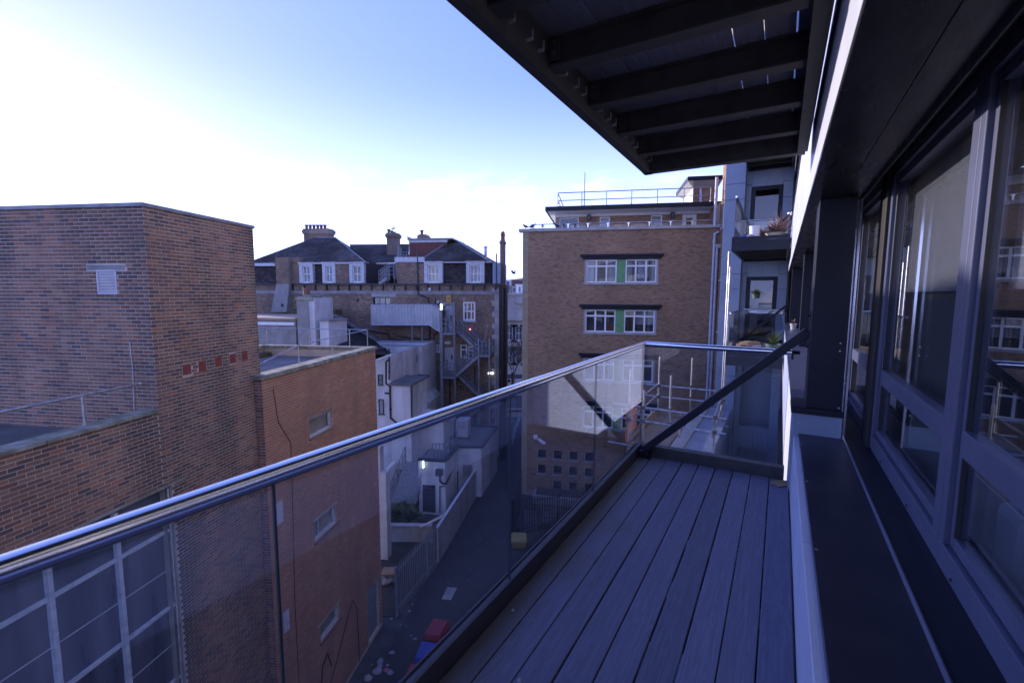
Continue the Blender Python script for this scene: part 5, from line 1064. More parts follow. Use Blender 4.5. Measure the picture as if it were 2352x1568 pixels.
# alarm box, lamps, gulls
a, z = M0.px(qA(1659, 676)); t = thing('alarm_box', FM, M0.P(a, 0, z - .2), 'amber alarm box high on the brown brick wall above the top door', 'alarm box'); part(t, 'case', 'alarm', [(a - .2, a + .2, 0, .12, z - .28, z + .28)], w=M0, bevel=.02); part(t, 'face', 'brown', [(a - .1, a + .1, .121, .13, z - .1, z + .15)], w=M0)
def lamp(W_, q, w, h, d, label, m_='tube', fr_=None):
    a, z = W_.px(q, d); t = thing('wall_lamp', fr_ or W_.F, W_.P(a, d, z), label, 'lamp'); part(t, 'lamp_back', 'wframe', [(a - w / 2 - .02, a + w / 2 + .02, d - .04, d - .001, z - h / 2 - .02, z + h / 2 + .02)], w=W_); part(t, 'lamp_tube', m_, [(a - w / 2, a + w / 2, d, d + .05, z - h / 2, z + h / 2)], w=W_); return t
lamp(M0, qA(1597, 740), .10, .42, 1.95, 'lit white tube lamp at the head of the fire escape'); lamp(M0, qA(1987, 1259), .42, .09, .05, 'lit white bulkhead lamp low on the brown wall right of the fire escape'); lamp(M0, qA(1822, 916), .10, .10, .05, 'small glowing red lamp beneath the arched window', 'redled')
t = thing('wall_speaker', FM, M0.P(M0.px(qA(1508, 603))[0], 0, M0.px(qA(1508, 603))[1]), 'small pale sensor box just under the gutter of the brown building', 'sensor'); a, z = M0.px(qA(1508, 603)); part(t, 'case', 'wpaint2', [(a - .12, a + .12, 0, .15, z - .12, z + .12)], w=M0, bevel=.02)
W7 = Wall(FM, 'front', 10.4); a, z = W7.px(qA(1222, 140)); bird(FM, W7.P(a, 0, z), .34, 'gull', 'grey gull standing on the middle chimney of the old building', 'gull', -1.5)
a, z = HB.px(qA(1343, 213)); bird(FM, HB.P(a, 0, z), .30, 'gull', 'grey gull on the corner of the red tiled stair head', 'gull', 1.6)

# ------------------------------------------------------------------ low white and grey buildings in front of it
def box_px(W_, x0, y0, x1, y1, dd, q=qA): r = W_.rect(q(x0, y0), q(x1, y1)); return r
wh = thing('white_rendered_building', FM, (-5, 9, 0), 'white rendered rear building with dark slate roof, black pipes and small flat-roofed annex', 'building')
U2 = -7.0; W2 = Wall(FM, 'front', U2); r = W2.rect(qA(1145, 1035), qA(1455, 1800))
wr2 = Wall(FM, 'front', -3.5); rA = wr2.rect(qA(1145, 1040), qA(1452, 1500)); 
g = MB(); P = wr2.P; a0, a1 = rA[0], rA[1]; g.hexa([P(a0 - 2, 0, 0), P(a1 + .0, 0, 0), P(a1, -3.4, 0), P(a0 - 2, -3.4, 0), P(a0 - 2, 0, rA[3] - .15), P(a1, 0, rA[3]), P(a1, -3.4, rA[3] + .1), P(a0 - 2, -3.4, rA[3])]); g.build('wall', 'render', wh)
g = MB(); g.wb(wr2, a1 + .005, a1 + .45, -3, -.01, 0, wr2.px(qA(1450, 1490))[1]); pz = wr2.px(qA(1450, 1490))[1]; g.hexa([P(a1 + .005, -.01, pz), P(a1 + .45, -.01, pz), P(a1 + .45, -3, pz), P(a1 + .005, -3, pz), P(a1 + .005, -.01, pz + .8), P(a1 + .05, -.01, pz + .5), P(a1 + .05, -3, pz + .5), P(a1 + .005, -3, pz + .8)]); g.build('buttress', 'render', wh)
part(wh, 'wall_capping', 'lead', [(a0 - .2, a1 + .03, -.05, .06, rA[3] - .02, rA[3] + .06)], w=wr2)
# gable wing on the left
gw_ = Wall(FM, 'front', -8.5); gr = gw_.rect(qA(1085, 1120), qA(1200, 2200)); P = gw_.P
ga, gb = gw_.px(qA(1060, 1165)), gw_.px(qA(1198, 1118))
g = MB(); g.prism([P(ga[0] - 3, 0, 0), P(gb[0], 0, 0), P(gb[0], 0, gb[1]), P(ga[0] - 3, 0, ga[1] - .9)], (4.9, 0, 0)); g.build('wing_wall', 'render', wh)
gz0 = W2.px
an = Wall(FM, 'front', -9.3); ar = an.rect(qA(1198, 1352), qA(1372, 2300)); ar[2] = 0
part(wh, 'annex', 'render', [(ar[0], ar[1], -3, 0, 2.5, ar[3])], w=an); part(wh, 'annex_roof', 'felt', [(ar[0] - .12, ar[1] + .12, -3, .14, ar[3] + .002, ar[3] + .10)], w=an, bevel=.01)
rA1 = an.rect(qA(1380, 1060), qA(1480, 1600))
part(wh, 'lower_wall', 'render', [(ar[1] - .2, ar[1] + 1.6, -3, -1.5, 2.5, wr2.px(qA(1440, 1440))[1] - .2)], w=an)
# slate roof falling to the right
dr = [(-3.9, *wr2.px(qA(640, 740))), ]
def pu(x, y, u): W_ = Wall(FM, 'front', u); a, z = W_.px(qA(x, y)); return (u, -a, z)
q0, q1, q2, q3 = pu(700, 760, -.6), pu(1150, 1035, -1.2), pu(1213, 1107, -8.8), pu(1080, 1158, -9.6)
g = MB(); s_a, s_b, s_c, s_d = pu(640, 1110, -9.4), pu(1213, 1112, -9.0), pu(640, 742, -.5), pu(1142, 1045, -.8)
g.quad(s_a, s_b, s_d, s_c); g.build('roof', 'dslate', wh); g = MB(); slates(g, s_a, s_b, s_c, s_d, .2, .26); g.build('roof_slates', 'dslate', wh, kind='stuff')
g = MB(); g.bar(pu(640, 735, -.25), pu(1145, 1040, -.55), .25, .35); g.build('verge_flashing', 'lead', wh)
g = MB(); g.tube(pu(1085, 1160, -9.5), pu(1215, 1112, -9.1), .08, 6); g.build('gutter', 'wpaint2', wh)
r_ = gw_.rect(qA(1103, 1268), qA(1142, 1350)); window(wh, gw_, r_, 1, 2, depth=-.02, fr=.06, fm='iron', gm='fglass', back=False, sill=True); r_ = gw_.rect(qA(1108, 1460), qA(1150, 1580)); window(wh, gw_, r_, 1, 1, depth=-.02, fr=.05, fm='iron', gm='fglass', back=False, sill=True)
mpipe([(1189, 1068), (1189, 1310)], .045, .08, par=wh, W_=gw_); mpipe([(1183, 1155), (1165, 1170), (1165, 1340), (1195, 1360), (1199, 1570), (1200, 1610), (1300, 1690)], .06, .1, par=wh, W_=Wall(FM, 'front', -9.25)); mpipe([(1155, 1414), (1198, 1418)], .06, .15, par=wh, W_=gw_); mpipe([(1366, 1360), (1366, 1520), (1366, 1700)], .05, .12, par=wh, W_=an)
g = MB(); a, z = wr2.px(qA(1242, 1252)); g.wb(wr2, a - .35, a + .3, 0, .5, z - .35, z + .3); g.wb(wr2, a + 1.6, a + 2.6, 0, .25, z - .25, z - .1); g.build('vent_cowl', 'iron', wh, bevel=.04)
g = MB(); g.path([wr2.P(wr2.px(qA(x, y), .06)[0], .06, wr2.px(qA(x, y), .06)[1]) for x, y in ((1318, 1182), (1345, 1172), (1370, 1185), (1385, 1150))], .02, 5); g.build('cable', 'wire', wh)
a, z = wr2.px(qA(1390, 1140), .3); t = thing('satellite_dish', FM, wr2.P(a, .3, z), 'grey satellite dish on the tall white rendered wall', 'satellite dish')
g = MB(); k0 = len(g.v); P = wr2.P
for i in range(10):
    t0_, t1_ = 2 * math.pi * i / 10, 2 * math.pi * (i + 1) / 10; g.quad(P(a, .25, z), P(a + .32 * math.cos(t0_), .4 + .1 * math.cos(t0_), z + .36 * math.sin(t0_)), P(a + .32 * math.cos(t1_), .4 + .1 * math.cos(t1_), z + .36 * math.sin(t1_)))
g.build('dish', 'grender', t); g = MB(); g.tube(P(a, 0, z - .2), P(a, .28, z), .03, 6); g.tube(P(a, .25, z - .3), P(a + .1, .8, z), .02, 5); g.build('arm', 'iron', t)
# grey block with chimney behind the roof of the orange block
gy = thing('grey_rendered_block', FM, (-8, 19, 0), 'low grey rendered block with white fascia and beige flat roof behind the brick parapet', 'building')
G1 = Wall(FM, 'front', -8); r = G1.rect(qA(60, 838), qA(470, 1200)); zf = G1.px(qA(300, 838))[1]
part(gy, 'wall', 'grender', [(r[0] - 6, r[1], -6, 0, 0, zf)], w=G1); z1_ = G1.px(qA(300, 858))[1]; z0_ = G1.px(qA(300, 880))[1]
part(gy, 'fascia', 'wpaint', [(r[0] - 6, r[1], .0, .15, z0_, z1_)], w=G1); part(gy, 'roof_edge', 'beige', [(r[0] - 6, r[1] + .1, -5, .2, zf, zf + .12)], w=G1); part(gy, 'roof_moss', 'moss', [(r[0], r[1], -6, -5, zf + .12, zf + .5)], w=G1)
ch = thing('rendered_chimney', FM, (-8.4, 17, 0), 'tall white and grey rendered chimney with a single clay pot', 'chimney')
cw_ = Wall(FM, 'front', -8.6); r = cw_.rect(qA(460, 650), qA(574, 1100)); r2 = cw_.rect(qA(574, 650), qA(634, 1100)); zc_ = cw_.px(qA(540, 655))[1]
g = MB(); g.wb(cw_, r[0], r[1] + .0, -2.2, 0, 2, zc_ - .3); g.build('stack', 'grender', ch); g = MB(); g.wb(cw_, r[1] + .005, r2[1] - .15, -2.2, -.02, 2, zc_ - .1); g.build('side_stack', 'render', ch)
g = MB(); g.wb(cw_, r[0] - .06, r2[1] - .2, -2.26, .06, zc_ - .3, zc_ - .05); g.wb(cw_, r[0] + .3, r2[1] - .6, -1.9, -.3, zc_ - .05, zc_ + .08); g.build('cap', 'concrete', ch, bevel=.05)
a, z = cw_.px(qA(541, 596), -1); g = MB(); g.lathe(cw_.P(a, -1, zc_ + .06), [(.24, 0), (.19, (z - zc_) * .5), (.24, (z - zc_) * .9), (.2, z - zc_)], 12); g.build('chimney_pot', 'terrapot', ch, smooth=True)
wa = thing('white_wall', FM, (-8.7, 14, 0), 'short white rendered wall joined to the right of the rendered chimney', 'wall')
rw = cw_.rect(qA(636, 852), qA(716, 1100)); part(wa, 'wall', 'render', [(rw[0], rw[1], -2.4, -.1, 2, rw[3])], w=cw_); part(wa, 'capping', 'lead', [(rw[0], rw[1] + .1, -2.5, .0, rw[3] + .002, rw[3] + .08)], w=cw_)
part(wa, 'dark_shed_wall', 'dslate', [(rw[1] + .05, cw_.px(qA(1030, 1100))[0], -2.4, -.4, 1, cw_.px(qA(720, 1082))[1])], w=cw_)

# ------------------------------------------------------------------ alley: low white buildings, walls, fences
ab = thing('alley_building', FM, (-8, 2.5, 0), 'low white rendered alley building with dark flat roof, barred door and barred window', 'building')
kf = Wall(FM, 'front', -9.8); zR = kf.px(qK(1035, 772))[1]
pg = [FM.g(qK(*p), zR) for p in ((690, 764), (1035, 772), (1195, 592), (1490, 597), (1690, 345))]
pg[0][0] = pg[1][0] = -9.8; ub = pg[4][0]; poly = [(p[0], p[1]) for p in pg] + [(ub, pg[0][1] + 1.5), (-7.2, pg[0][1] + 1.5), (-7.2, pg[0][1])]
g = MB(); g.prism([(u, v, 0) for u, v in poly], (0, 0, zR)); g.build('wall', 'render', ab)
g = MB()
for (p, q) in zip(poly[:5], poly[1:6]): g.bar((*p, zR + .06), (*q, zR + .06), .22, .12)
g.build('roof_edge', 'anth', ab); g = MB(); g.prism([(u, v, zR + .003) for u, v in poly], (0, 0, .03)); g.build('roof', 'felt', ab)
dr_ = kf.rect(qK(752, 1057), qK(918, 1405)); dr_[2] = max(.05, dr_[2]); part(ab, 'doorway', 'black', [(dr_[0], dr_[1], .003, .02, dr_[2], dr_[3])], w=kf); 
g = MB()
for k in range(9): a = dr_[0] + (dr_[1] - dr_[0]) * (k + .5) / 9; g.wb(kf, a - .015, a + .015, .021, .05, dr_[2], dr_[3] - .1)
for z in (dr_[3] - .45, dr_[2] + .9): g.wb(kf, dr_[0], dr_[1], .051, .07, z, z + .04)
g.build('gate_bars', 'wframe', ab, kind='stuff')
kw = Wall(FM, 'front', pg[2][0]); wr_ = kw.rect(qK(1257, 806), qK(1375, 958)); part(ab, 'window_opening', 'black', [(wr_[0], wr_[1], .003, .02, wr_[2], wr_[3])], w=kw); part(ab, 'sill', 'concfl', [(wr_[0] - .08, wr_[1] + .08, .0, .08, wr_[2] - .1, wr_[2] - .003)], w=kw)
g = MB()
for k in range(8): a = wr_[0] + (wr_[1] - wr_[0]) * (k + .5) / 8; g.wb(kw, a - .015, a + .015, .03, .06, wr_[2], wr_[3])
g.build('window_bars', 'wpaint2', ab, kind='stuff')
def kpipe(W_, pts, r, d, par, q=qK): g = MB(); g.path([W_.P(W_.px(q(x, y), d)[0], d, W_.px(q(x, y), d)[1]) for x, y in pts], r, 7); return g.build('drainpipe', 'iron', par, smooth=True)
kpipe(kf, [(972, 900), (972, 1010), (1000, 1045), (1050, 1045)], .06, .12, ab); kpipe(kf, [(970, 1420), (970, 1080), (1035, 1080)], .035, .06, ab); kpipe(kw, [(1190, 890), (1190, 1300)], .06, .12, ab)
a, z = kf.px(qK(972, 893)); g = MB(); g.wb(kf, a - .2, a + .2, .01, .35, z - .18, z + .2); g.build('hopper', 'iron', ab, bevel=.03)
g = MB(); p_ = kf.P(kf.px(qK(1050, 1045), .12)[0], .12, kf.px(qK(1050, 1045), .12)[1]); g.path([p_, (pg[2][0] - .1, pg[2][1] + .12, p_[2] + .25)], .06, 7); g.build('drainpipe', 'iron', ab, smooth=True)
for x0, x1, l in ((990, 1135, 'left'), (1172, 1318, 'right')):
    c = FM.g(qK((x0 + x1) / 2, 480), zR + .03); w_ = .5 * (x1 - x0) * .3188 / 1.7415 / FPX * (36 - 3); h_ = Wall(FM, 'front', c[0]).px(qK(x0, 250))[1] - zR
    t = thing('air_handling_unit', FM, (c[0], c[1], zR), f'tall white cabinet on the low flat roof, {l} one of the two', 'cabinet', 'white cabinets on the low alley roof'); part(t, 'case', 'skin1', [(c[0], c[0] + 1, c[1] - w_, c[1] + w_, zR + .12, zR + h_)], bevel=.02); part(t, 'base', 'iron', [(c[0] + .05, c[0] + .95, c[1] - w_ + .05, c[1] + w_ - .05, zR + .03, zR + .119)])
    g = MB()
    for k in range(7): g.box(c[0] - .012, c[0] - .001, c[1] - w_ + .12, c[1] + w_ - .12, zR + h_ * .55 + .08 * k, zR + h_ * .55 + .08 * k + .03)
    g.build('grille', 'grender', t, kind='stuff')
rl2 = thing('roof_railing', FM, (-8, 2.6, zR), 'low grey tube railing round the edge of the dark alley roof', 'railing')
rp_ = [FM.g(qK(*p), zR) for p in ((880, 735), (1015, 735), (1185, 560))]
for (p, q) in zip(rp_[:-1], rp_[1:]):
    railset((p[0], p[1], zR + .1), (q[0], q[1], zR + .1), .85, 3, nb=2, par=rl2)
p, q = FM.g(qK(800, 570), zR), FM.g(qK(880, 480), zR); railset((p[0], p[1], zR), (q[0], q[1], zR), .5, 2, nb=1, par=rl2)
# rounded grey gable behind the stairs
cg = Wall(FM, 'front', -7.0); c0_, c1_ = cg.px(qK(415, 750)), cg.px(qK(905, 750)); ztp = cg.px(qK(600, 512))[1]
t = thing('curved_wall', FM, (-6.9, 5, 0), 'grey wall with a rounded shoulder rising behind the alley stairs', 'wall')
g = MB(); pts = [(c0_[0], 0), (c0_[0], ztp)]; am = cg.px(qK(690, 515))[0]
for k in range(9): th = math.pi / 2 * k / 8; pts.append((am + (c1_[0] - am) * math.sin(th), c1_[1] + (ztp - c1_[1]) * math.cos(th)))
pts.append((c1_[0], 0)); g.prism([cg.P(a, 0, z) for a, z in pts], (1.2, 0, 0)); g.build('wall', 'grender', t)
# side yard wall, pillar and steps left of it
sw = thing('yard_wall', FM, (-9, 6.4, 0), 'white rendered yard wall with sloping top beside the outdoor stairs', 'wall')
zy = Wall(FM, 'front', -9.5).px(qK(432, 762))[1]
p, q = FM.g(qK(250, 940), zy - .6), FM.g(qK(432, 762), zy); g = MB(); g.hexa([(p[0], p[1] + .25, 0), (p[0], p[1], 0), (q[0], q[1], 0), (q[0], q[1] + .25, 0), (p[0], p[1] + .25, zy - .6), (p[0], p[1], zy - .6), (q[0], q[1], zy), (q[0], q[1] + .25, zy)]); g.build('wall', 'render', sw)
pp = FM.g(qK(235, 1555), 1.9); t = thing('pillar', FM, (pp[0], pp[1], 0), 'tall white rendered pillar against the corner of the orange brick block', 'pillar'); zt_ = Wall(FM, 'front', pp[0]).px(qK(225, 600))[1]
part(t, 'shaft', 'render', [(pp[0], pp[0] + .5, pp[1] - .3, pp[1] + .5, 0, zt_ * .78)]); part(t, 'upper_shaft', 'render', [(pp[0] + .05, pp[0] + .5, pp[1] + .0, pp[1] + .5, zt_ * .78, zt_)])
os_ = thing('outdoor_stairs', FM, (-10, 5.2, 0), 'long grey outdoor stair with thin handrails leading up between white walls', 'stairs')
sa = FM.g(qK(420, 1260), .8); sb = FM.g(qK(600, 770), zR - .3); n = 14; wv_ = 1.45
for k in range(n):
    f = k / n; u = sa[0] + (sb[0] - sa[0]) * f; z = .8 + (zR - .3 - .8) * (k + 1) / n; vc = sa[1] + (sb[1] - sa[1]) * f - .4; g = MB(); g.box(u, u + (sb[0] - sa[0]) / n + .02, vc - .9, vc + .7, z - .3, z); g.build('step', 'concfl' if False else 'stairm', os_)
for sd_ in (-.95, .72):
    railset((sa[0], sa[1] - .4 + sd_, .9), (sb[0], sb[1] - .4 + sd_, zR - .3), .95, 5, nb=2, par=os_)
p = FM.g(qK(300, 760), zR - .2)
rl3 = thing('stair_railing', FM, (-10, 8, 1.5), 'faint grey railing sloping beside the orange brick corner', 'railing'); railset((-12, 7.2, zR - 1.6), (-8, 6.3, zR - .4), 1.0, 4, nb=3, par=rl3)
sr = thing('shrub', FM, (-11, 4.8, 0), 'dark straggly shrub growing at the foot of the outdoor stairs', 'shrub'); g = MB()
for q in ((520, 1300), (620, 1230), (450, 1380), (600, 1400)): c = FM.g(qK(*q), .6); leaves(g, (c[0], c[1], .1), 160, 1.3, 1.1, .5, .05)
g.build('foliage', 'leaf', sr); g = MB()
for i in range(12): c = FM.g(qK(540 + 12 * i, 1330 + (i % 3) * 40), 0); g.tube((c[0], c[1], 0), (c[0] + random.uniform(-.5, .5), c[1] + random.uniform(-.5, .5), random.uniform(.8, 1.6)), .02, 4)
g.build('stems', 'bark', sr, kind='stuff')
# hoarding along the alley
hd = thing('hoarding', FW, (-3, 26, 0), 'long pale grey hoarding wall running up the left side of the alley', 'fence')
h0, h1 = FW.inv(CAM + ray(*qN(785, 922)) * (-CZ / ray(*qN(785, 922))[2])), FW.inv(CAM + ray(*qN(1310, 0)) * (-CZ / ray(*qN(1310, 0))[2]))
hN = at_depth(qN(762, 550), h0[1])[2] if False else at_depth(qN(762, 550), FW.w(h0)[1])[2]
n = 9
for k in range(n):
    p, q = h0 + (h1 - h0) * k / n, h0 + (h1 - h0) * ((k + 1) / n - .003); hh = hN + random.uniform(-.02, .02); nx = np.array([.0, .09 if k % 3 else .11, 0]); g = MB()
    d_ = (h1 - h0) / np.linalg.norm(h1 - h0); s_ = np.array([d_[1], -d_[0], 0]) * .06
    off = s_ * random.uniform(-.25, .25); g.hexa([p + off, q + off, q + s_ + off, p + s_ + off] + [x + np.array([0, 0, hh]) for x in (p + off, q + off, q + s_ + off, p + s_ + off)]); g.build('hoarding_panel', 'hoard', hd)
g = MB(); s3 = np.array([0, 0, 1.]); g.bar(h0 + s3 * (hN + .03), h1 + s3 * (hN + .03), .14, .05); g.build('capping', 'louvre', hd)
# cross wall and the rough sunken plot before it
cwl = thing('low_wall', FW, (-6, 23.5, 0), 'low grey rendered wall crossing in front of the stairs', 'wall')
def gp(q, z=0.): return FW.inv(CAM + ray(*q) * ((z - CZ) / ray(*q)[2]))
c0, c1 = gp(qN(140, 700)), gp(qN(640, 706)); ch_ = at_depth(qN(400, 520), FW.w(c0)[1])[2]; c1 = c1 + (c1 - c0) * .18
g = MB(); t_ = np.array([0, .25, 0]) if False else (FW.inv(np.array([0, .25, 0])))
g.hexa([c0, c1, c1 + t_, c0 + t_] + [x + s3 * ch_ for x in (c0, c1, c1 + t_, c0 + t_)]); g.build('wall', 'hoard', cwl)
g = MB(); g.bar(c0 + s3 * (ch_ + .03), c1 + s3 * (ch_ + .03), .32, .05); g.build('capping', 'concfl', cwl)
g = MB(); a_, b_ = gp(qN(610, 540), ch_), gp(qN(850, 420), 3.0); g.tube(a_, b_, .06, 6); solo('leaning_pole', FW, tuple(a_), g, 'wpaint2', 'pale pole leaning between the low cross wall and the hoarding', 'pole')
fx0, fx1 = gp(qN(360, 1480)), gp(qN(775, 950)); wst = gp(qN(150, 1480))
g = MB(); g.prism([tuple(fx0 + s3 * .016), tuple(fx1 + s3 * .016), tuple(gp(qN(640, 706)) + s3 * .016), tuple(c0 + s3 * .016), tuple(gp(qN(120, 1000)) + s3 * .016), tuple(wst + s3 * .016)], (0, 0, .03)); solo('soil_plot', FW, (0, 0, 0), g, 'soil', kind='structure')
def palisade(p, q, h, label, step=.155, m_='stairm', limit=300):
    p, q = np.array(p), np.array(q); L_ = np.linalg.norm(q - p); d_ = (q - p) / L_; t = thing('palisade_fence', FW, tuple(p), label, 'fence'); s_ = np.array([d_[1], -d_[0], 0])
    for z in (.35, h - .35): g = MB(); g.bar(p + s3 * z, q + s3 * z, .05, .05); g.build('rail', m_, t)
    for k in range(int(L_ / 2.75) + 1): c = p + d_ * 2.75 * k; g = MB(); g.bar(c, c + s3 * (h - .1), .1, .1, (1, 0, 0)); g.build('post', m_, t)
    g = MB(); w = .032; a = d_ * w; b = s_ * .012
    v = [-a, a, a + b, -a + b]; v = v + [x + s3 * (h - .12) for x in v]; g.hexa(v); g.hexa([v[4], v[5], v[6], v[7]] + [s3 * h - a * .1, s3 * h + a * .1, s3 * h + a * .1 + b, s3 * h - a * .1 + b])
    me = bpy.data.meshes.new('pale'); me.from_pydata([tuple(x) for x in g.v], [], g.f); me.materials.append(Mt[m_])
    for k in range(int(L_ / step)): inst(me, 'pale', t, tuple(p + d_ * (step * (k + .5)) + s_ * .03))
    return t
palisade(fx0, fx1, 2.3, 'grey steel palisade fence between the orange brick corner and the hoarding')
qR = reg(2000, 1900, .2551); f0_, f1_ = gp(qR(195, 950)), gp(qR(1500, 700))
palisade(f0_, f1_, 2.2, 'dark steel palisade fence in front of the buff brick block', m_='iron')
palisade(f0_, gp(qR(330, 420)), 2.2, 'short run of dark palisade fence at the left corner of the buff block yard', m_='iron')
pr_ = gp(qR(340, 470)), gp(qR(720, 500)); t = thing('loading_step', FF, FF.inv(FW.w(pr_[0])), 'low grey concrete step against the foot of the buff wall', 'step'); b0 = FF.inv(FW.w(pr_[0])); part(t, 'slab', 'hoard', [(-1.2, -.05, b0[1] - 4.5, b0[1] - .6, .012, .5)], bevel=.03); part(t, 'upper_slab', 'pave', [(-.9, -.06, b0[1] - 4.3, b0[1] - .8, .501, .62)], bevel=.02)
for i, (x, y, mm) in enumerate(((490, 810, 'pot'), (780, 760, 'pot'))):
    c = gp(qR(x, y)); t = thing('crate', FW, tuple(c), 'pale grey plastic crate standing behind the dark palisade fence, ' + ('left one' if i == 0 else 'right one'), 'crate', 'pale crates behind the dark fence')
    g = MB()
    for k in range(4): z = .05 + .22 * k; g.box(c[0] - .35, c[0] + .35, c[1] - .25, c[1] - .22, z, z + .14); g.box(c[0] - .35, c[0] + .35, c[1] + .22, c[1] + .25, z, z + .14); g.box(c[0] - .35, c[0] - .32, c[1] - .22, c[1] + .22, z, z + .14); g.box(c[0] + .32, c[0] + .35, c[1] - .22, c[1] + .22, z, z + .14)
    for sx in (-.33, .33):
        for sy in (-.23, .23): g.box(c[0] + sx - .03, c[0] + sx + .03, c[1] + sy - .03, c[1] + sy + .03, 0, .9)
    g.build('frame', 'stairm', t); part(t, 'base', 'stairm', [(c[0] - .3, c[0] + .3, c[1] - .2, c[1] + .2, .02, .05)])
# yellow grit bin
c = gp(qR(300, 1155)); t = thing('grit_bin', FW, tuple(c), 'yellow plastic grit bin standing before the dark fence in the alley', 'bin'); hw = .40
g = MB(); g.hexa([(c[0] - .34, c[1], .02), (c[0] + .34, c[1], .02), (c[0] + .34, c[1] + .45, .02), (c[0] - .34, c[1] + .45, .02), (c[0] - hw, c[1] - .05, .40), (c[0] + hw, c[1] - .05, .40), (c[0] + hw, c[1] + .5, .48), (c[0] - hw, c[1] + .5, .48)]); g.build('body', 'yellow', t, bevel=.03)
g = MB(); g.hexa([(c[0] - .44, c[1] - .09, .405), (c[0] + .44, c[1] - .09, .405), (c[0] + .44, c[1] + .55, .485), (c[0] - .44, c[1] + .55, .485), (c[0] - .40, c[1] - .02, .50), (c[0] + .40, c[1] - .02, .50), (c[0] + .38, c[1] + .5, .66), (c[0] - .38, c[1] + .5, .66)]); g.build('lid', 'yellow', t, bevel=.03)
# wheeled bins
q2 = reg(1450, 1350, .8805)
def bin_(p0, p1, p2, p3, m_, label):
    zt = 1.28; P_ = [gp(q2(*p), zt) for p in (p0, p1, p2, p3)]; c = sum(P_) / 4; t = thing('wheeled_bin', FW, (c[0], c[1], 0), label, 'bin', 'large wheeled bins against the wall below'); dn = lambda x, z, k=.9: np.array([c[0] + (x[0] - c[0]) * k, c[1] + (x[1] - c[1]) * k, z])
    o = [P_[3], P_[2], P_[1], P_[0]]
    g = MB(); g.hexa([dn(x, .18, .78) for x in o] + [dn(x, 1.08, .93) for x in o]); g.build('body', m_, t, bevel=.03)
    g = MB(); g.hexa([dn(x, 1.085, 1.0) for x in o] + [dn(x, 1.14, 1.0) for x in o]); g.hexa([dn(x, 1.141, .97) for x in o] + [dn(x, 1.27, .80) for x in o]); g.build('lid', m_, t, bevel=.02)
    g = MB(); e0, e1 = o[0], o[1]
    for k in range(5): f = (k + .5) / 5; a_ = dn(o[0] + (o[1] - o[0]) * f, 1.272, .8); b_ = dn(o[3] + (o[2] - o[3]) * f, 1.272, .8); g.bar(a_, b_, .06, .02)
    g.build('lid_ribs', m_, t, kind='stuff')
    for x in o: g = MB(); w = dn(x, .1, .7); g.tube(w - np.array([.03, 0, 0]), w + np.array([.03, 0, 0]), .1, 10); g.build('wheel', 'black', t)
bin_((320, 1262), (402, 1275), (352, 1362), (268, 1350), 'red', 'red wheeled bin standing furthest up the alley beside the blue one')
bin_((265, 1366), (348, 1378), (310, 1468), (225, 1458), 'blue', 'blue wheeled bin between two red ones')
bin_((213, 1466), (300, 1482), (262, 1575), (168, 1562), 'red', 'red wheeled bin nearest the camera, half hidden by the deck edge')
# slab, litter
mh_ = [gp(qN(*p)) + s3 * .0165 for p in ((885, 1172), (988, 1180), (925, 1306), (830, 1298))]; g = MB(); g.prism(mh_, (0, 0, .012)); solo('metal_plate', FW, tuple(mh_[0]), g, 'hoard', 'pale square plate let into the dark alley surface', 'plate')
qL = reg(1400, 2300, .275)
lit = [(610, 1128, .22, 'paper', 'white scrap of paper alone at the edge of the litter'), (440, 1255, .30, 'paper', 'largest crumpled grey paper heap by the orange brick wall'), (430, 1325, .22, 'paper', 'grey paper scrap just below the largest heap'), (530, 1385, .2, 'pink', 'pink scrap of litter beside the white carton'), (585, 1422, .26, 'paper', 'bright white crushed carton nearest the bins'), (400, 1400, .32, 'hoard', 'dull grey bag lying below the paper heap'), (260, 1500, .3, 'hoard', 'dark grey bag at the foot of the orange wall'), (550, 1312, .12, 'paper', 'tiny white scrap between heap and carton'), (320, 1305, .1, 'brown', 'tiny brown scrap left of the paper heap'), (605, 635, .14, 'paper', 'small pale scrap by the fence foot'), (905, 430, .09, 'paper', 'white speck of litter halfway up the alley near the fence'), (865, 525, .14, 'paper', 'pale crushed cup near the fence foot'), (735, 725, .08, 'paper', 'tiny bright scrap in the middle of the alley'), (945, 930, .14, 'paper', 'pale scrap beside the blue bin'), (885, 880, .08, 'paper', 'tiny scrap above the blue bin')]
for x, y, s_, mm, l in lit:
    c = gp(qL(x, y)); g = MB(); k = 7; pts = [(c[0] + s_ * .55 * random.uniform(.6, 1.1) * math.cos(2 * math.pi * i / k), c[1] + s_ * .55 * random.uniform(.6, 1.1) * math.sin(2 * math.pi * i / k), .018) for i in range(k)]
    g.prism(pts, (0, 0, .02)); tp = (c[0], c[1], .03 + s_ * .35)
    for i in range(k): g.quad(tuple(np.array(pts[i]) + s3 * .021), tuple(np.array(pts[(i + 1) % k]) + s3 * .021), tp)
    solo('litter', FW, (c[0], c[1], 0), g, mm, l, 'litter')
c = gp(qL(580, 70)); t = thing('cardboard_box', FW, tuple(c), 'torn orange-brown cardboard box on the soil behind the fence', 'box'); part(t, 'carton', 'brown', [(c[0] - .35, c[0] + .35, c[1] - .25, c[1] + .25, .05, .5)]); g = MB(); g.quad((c[0] - .35, c[1] - .25, .5), (c[0] + .35, c[1] - .25, .5), (c[0] + .3, c[1] - .5, .62), (c[0] - .4, c[1] - .5, .58)); g.build('flap', 'brown', t)
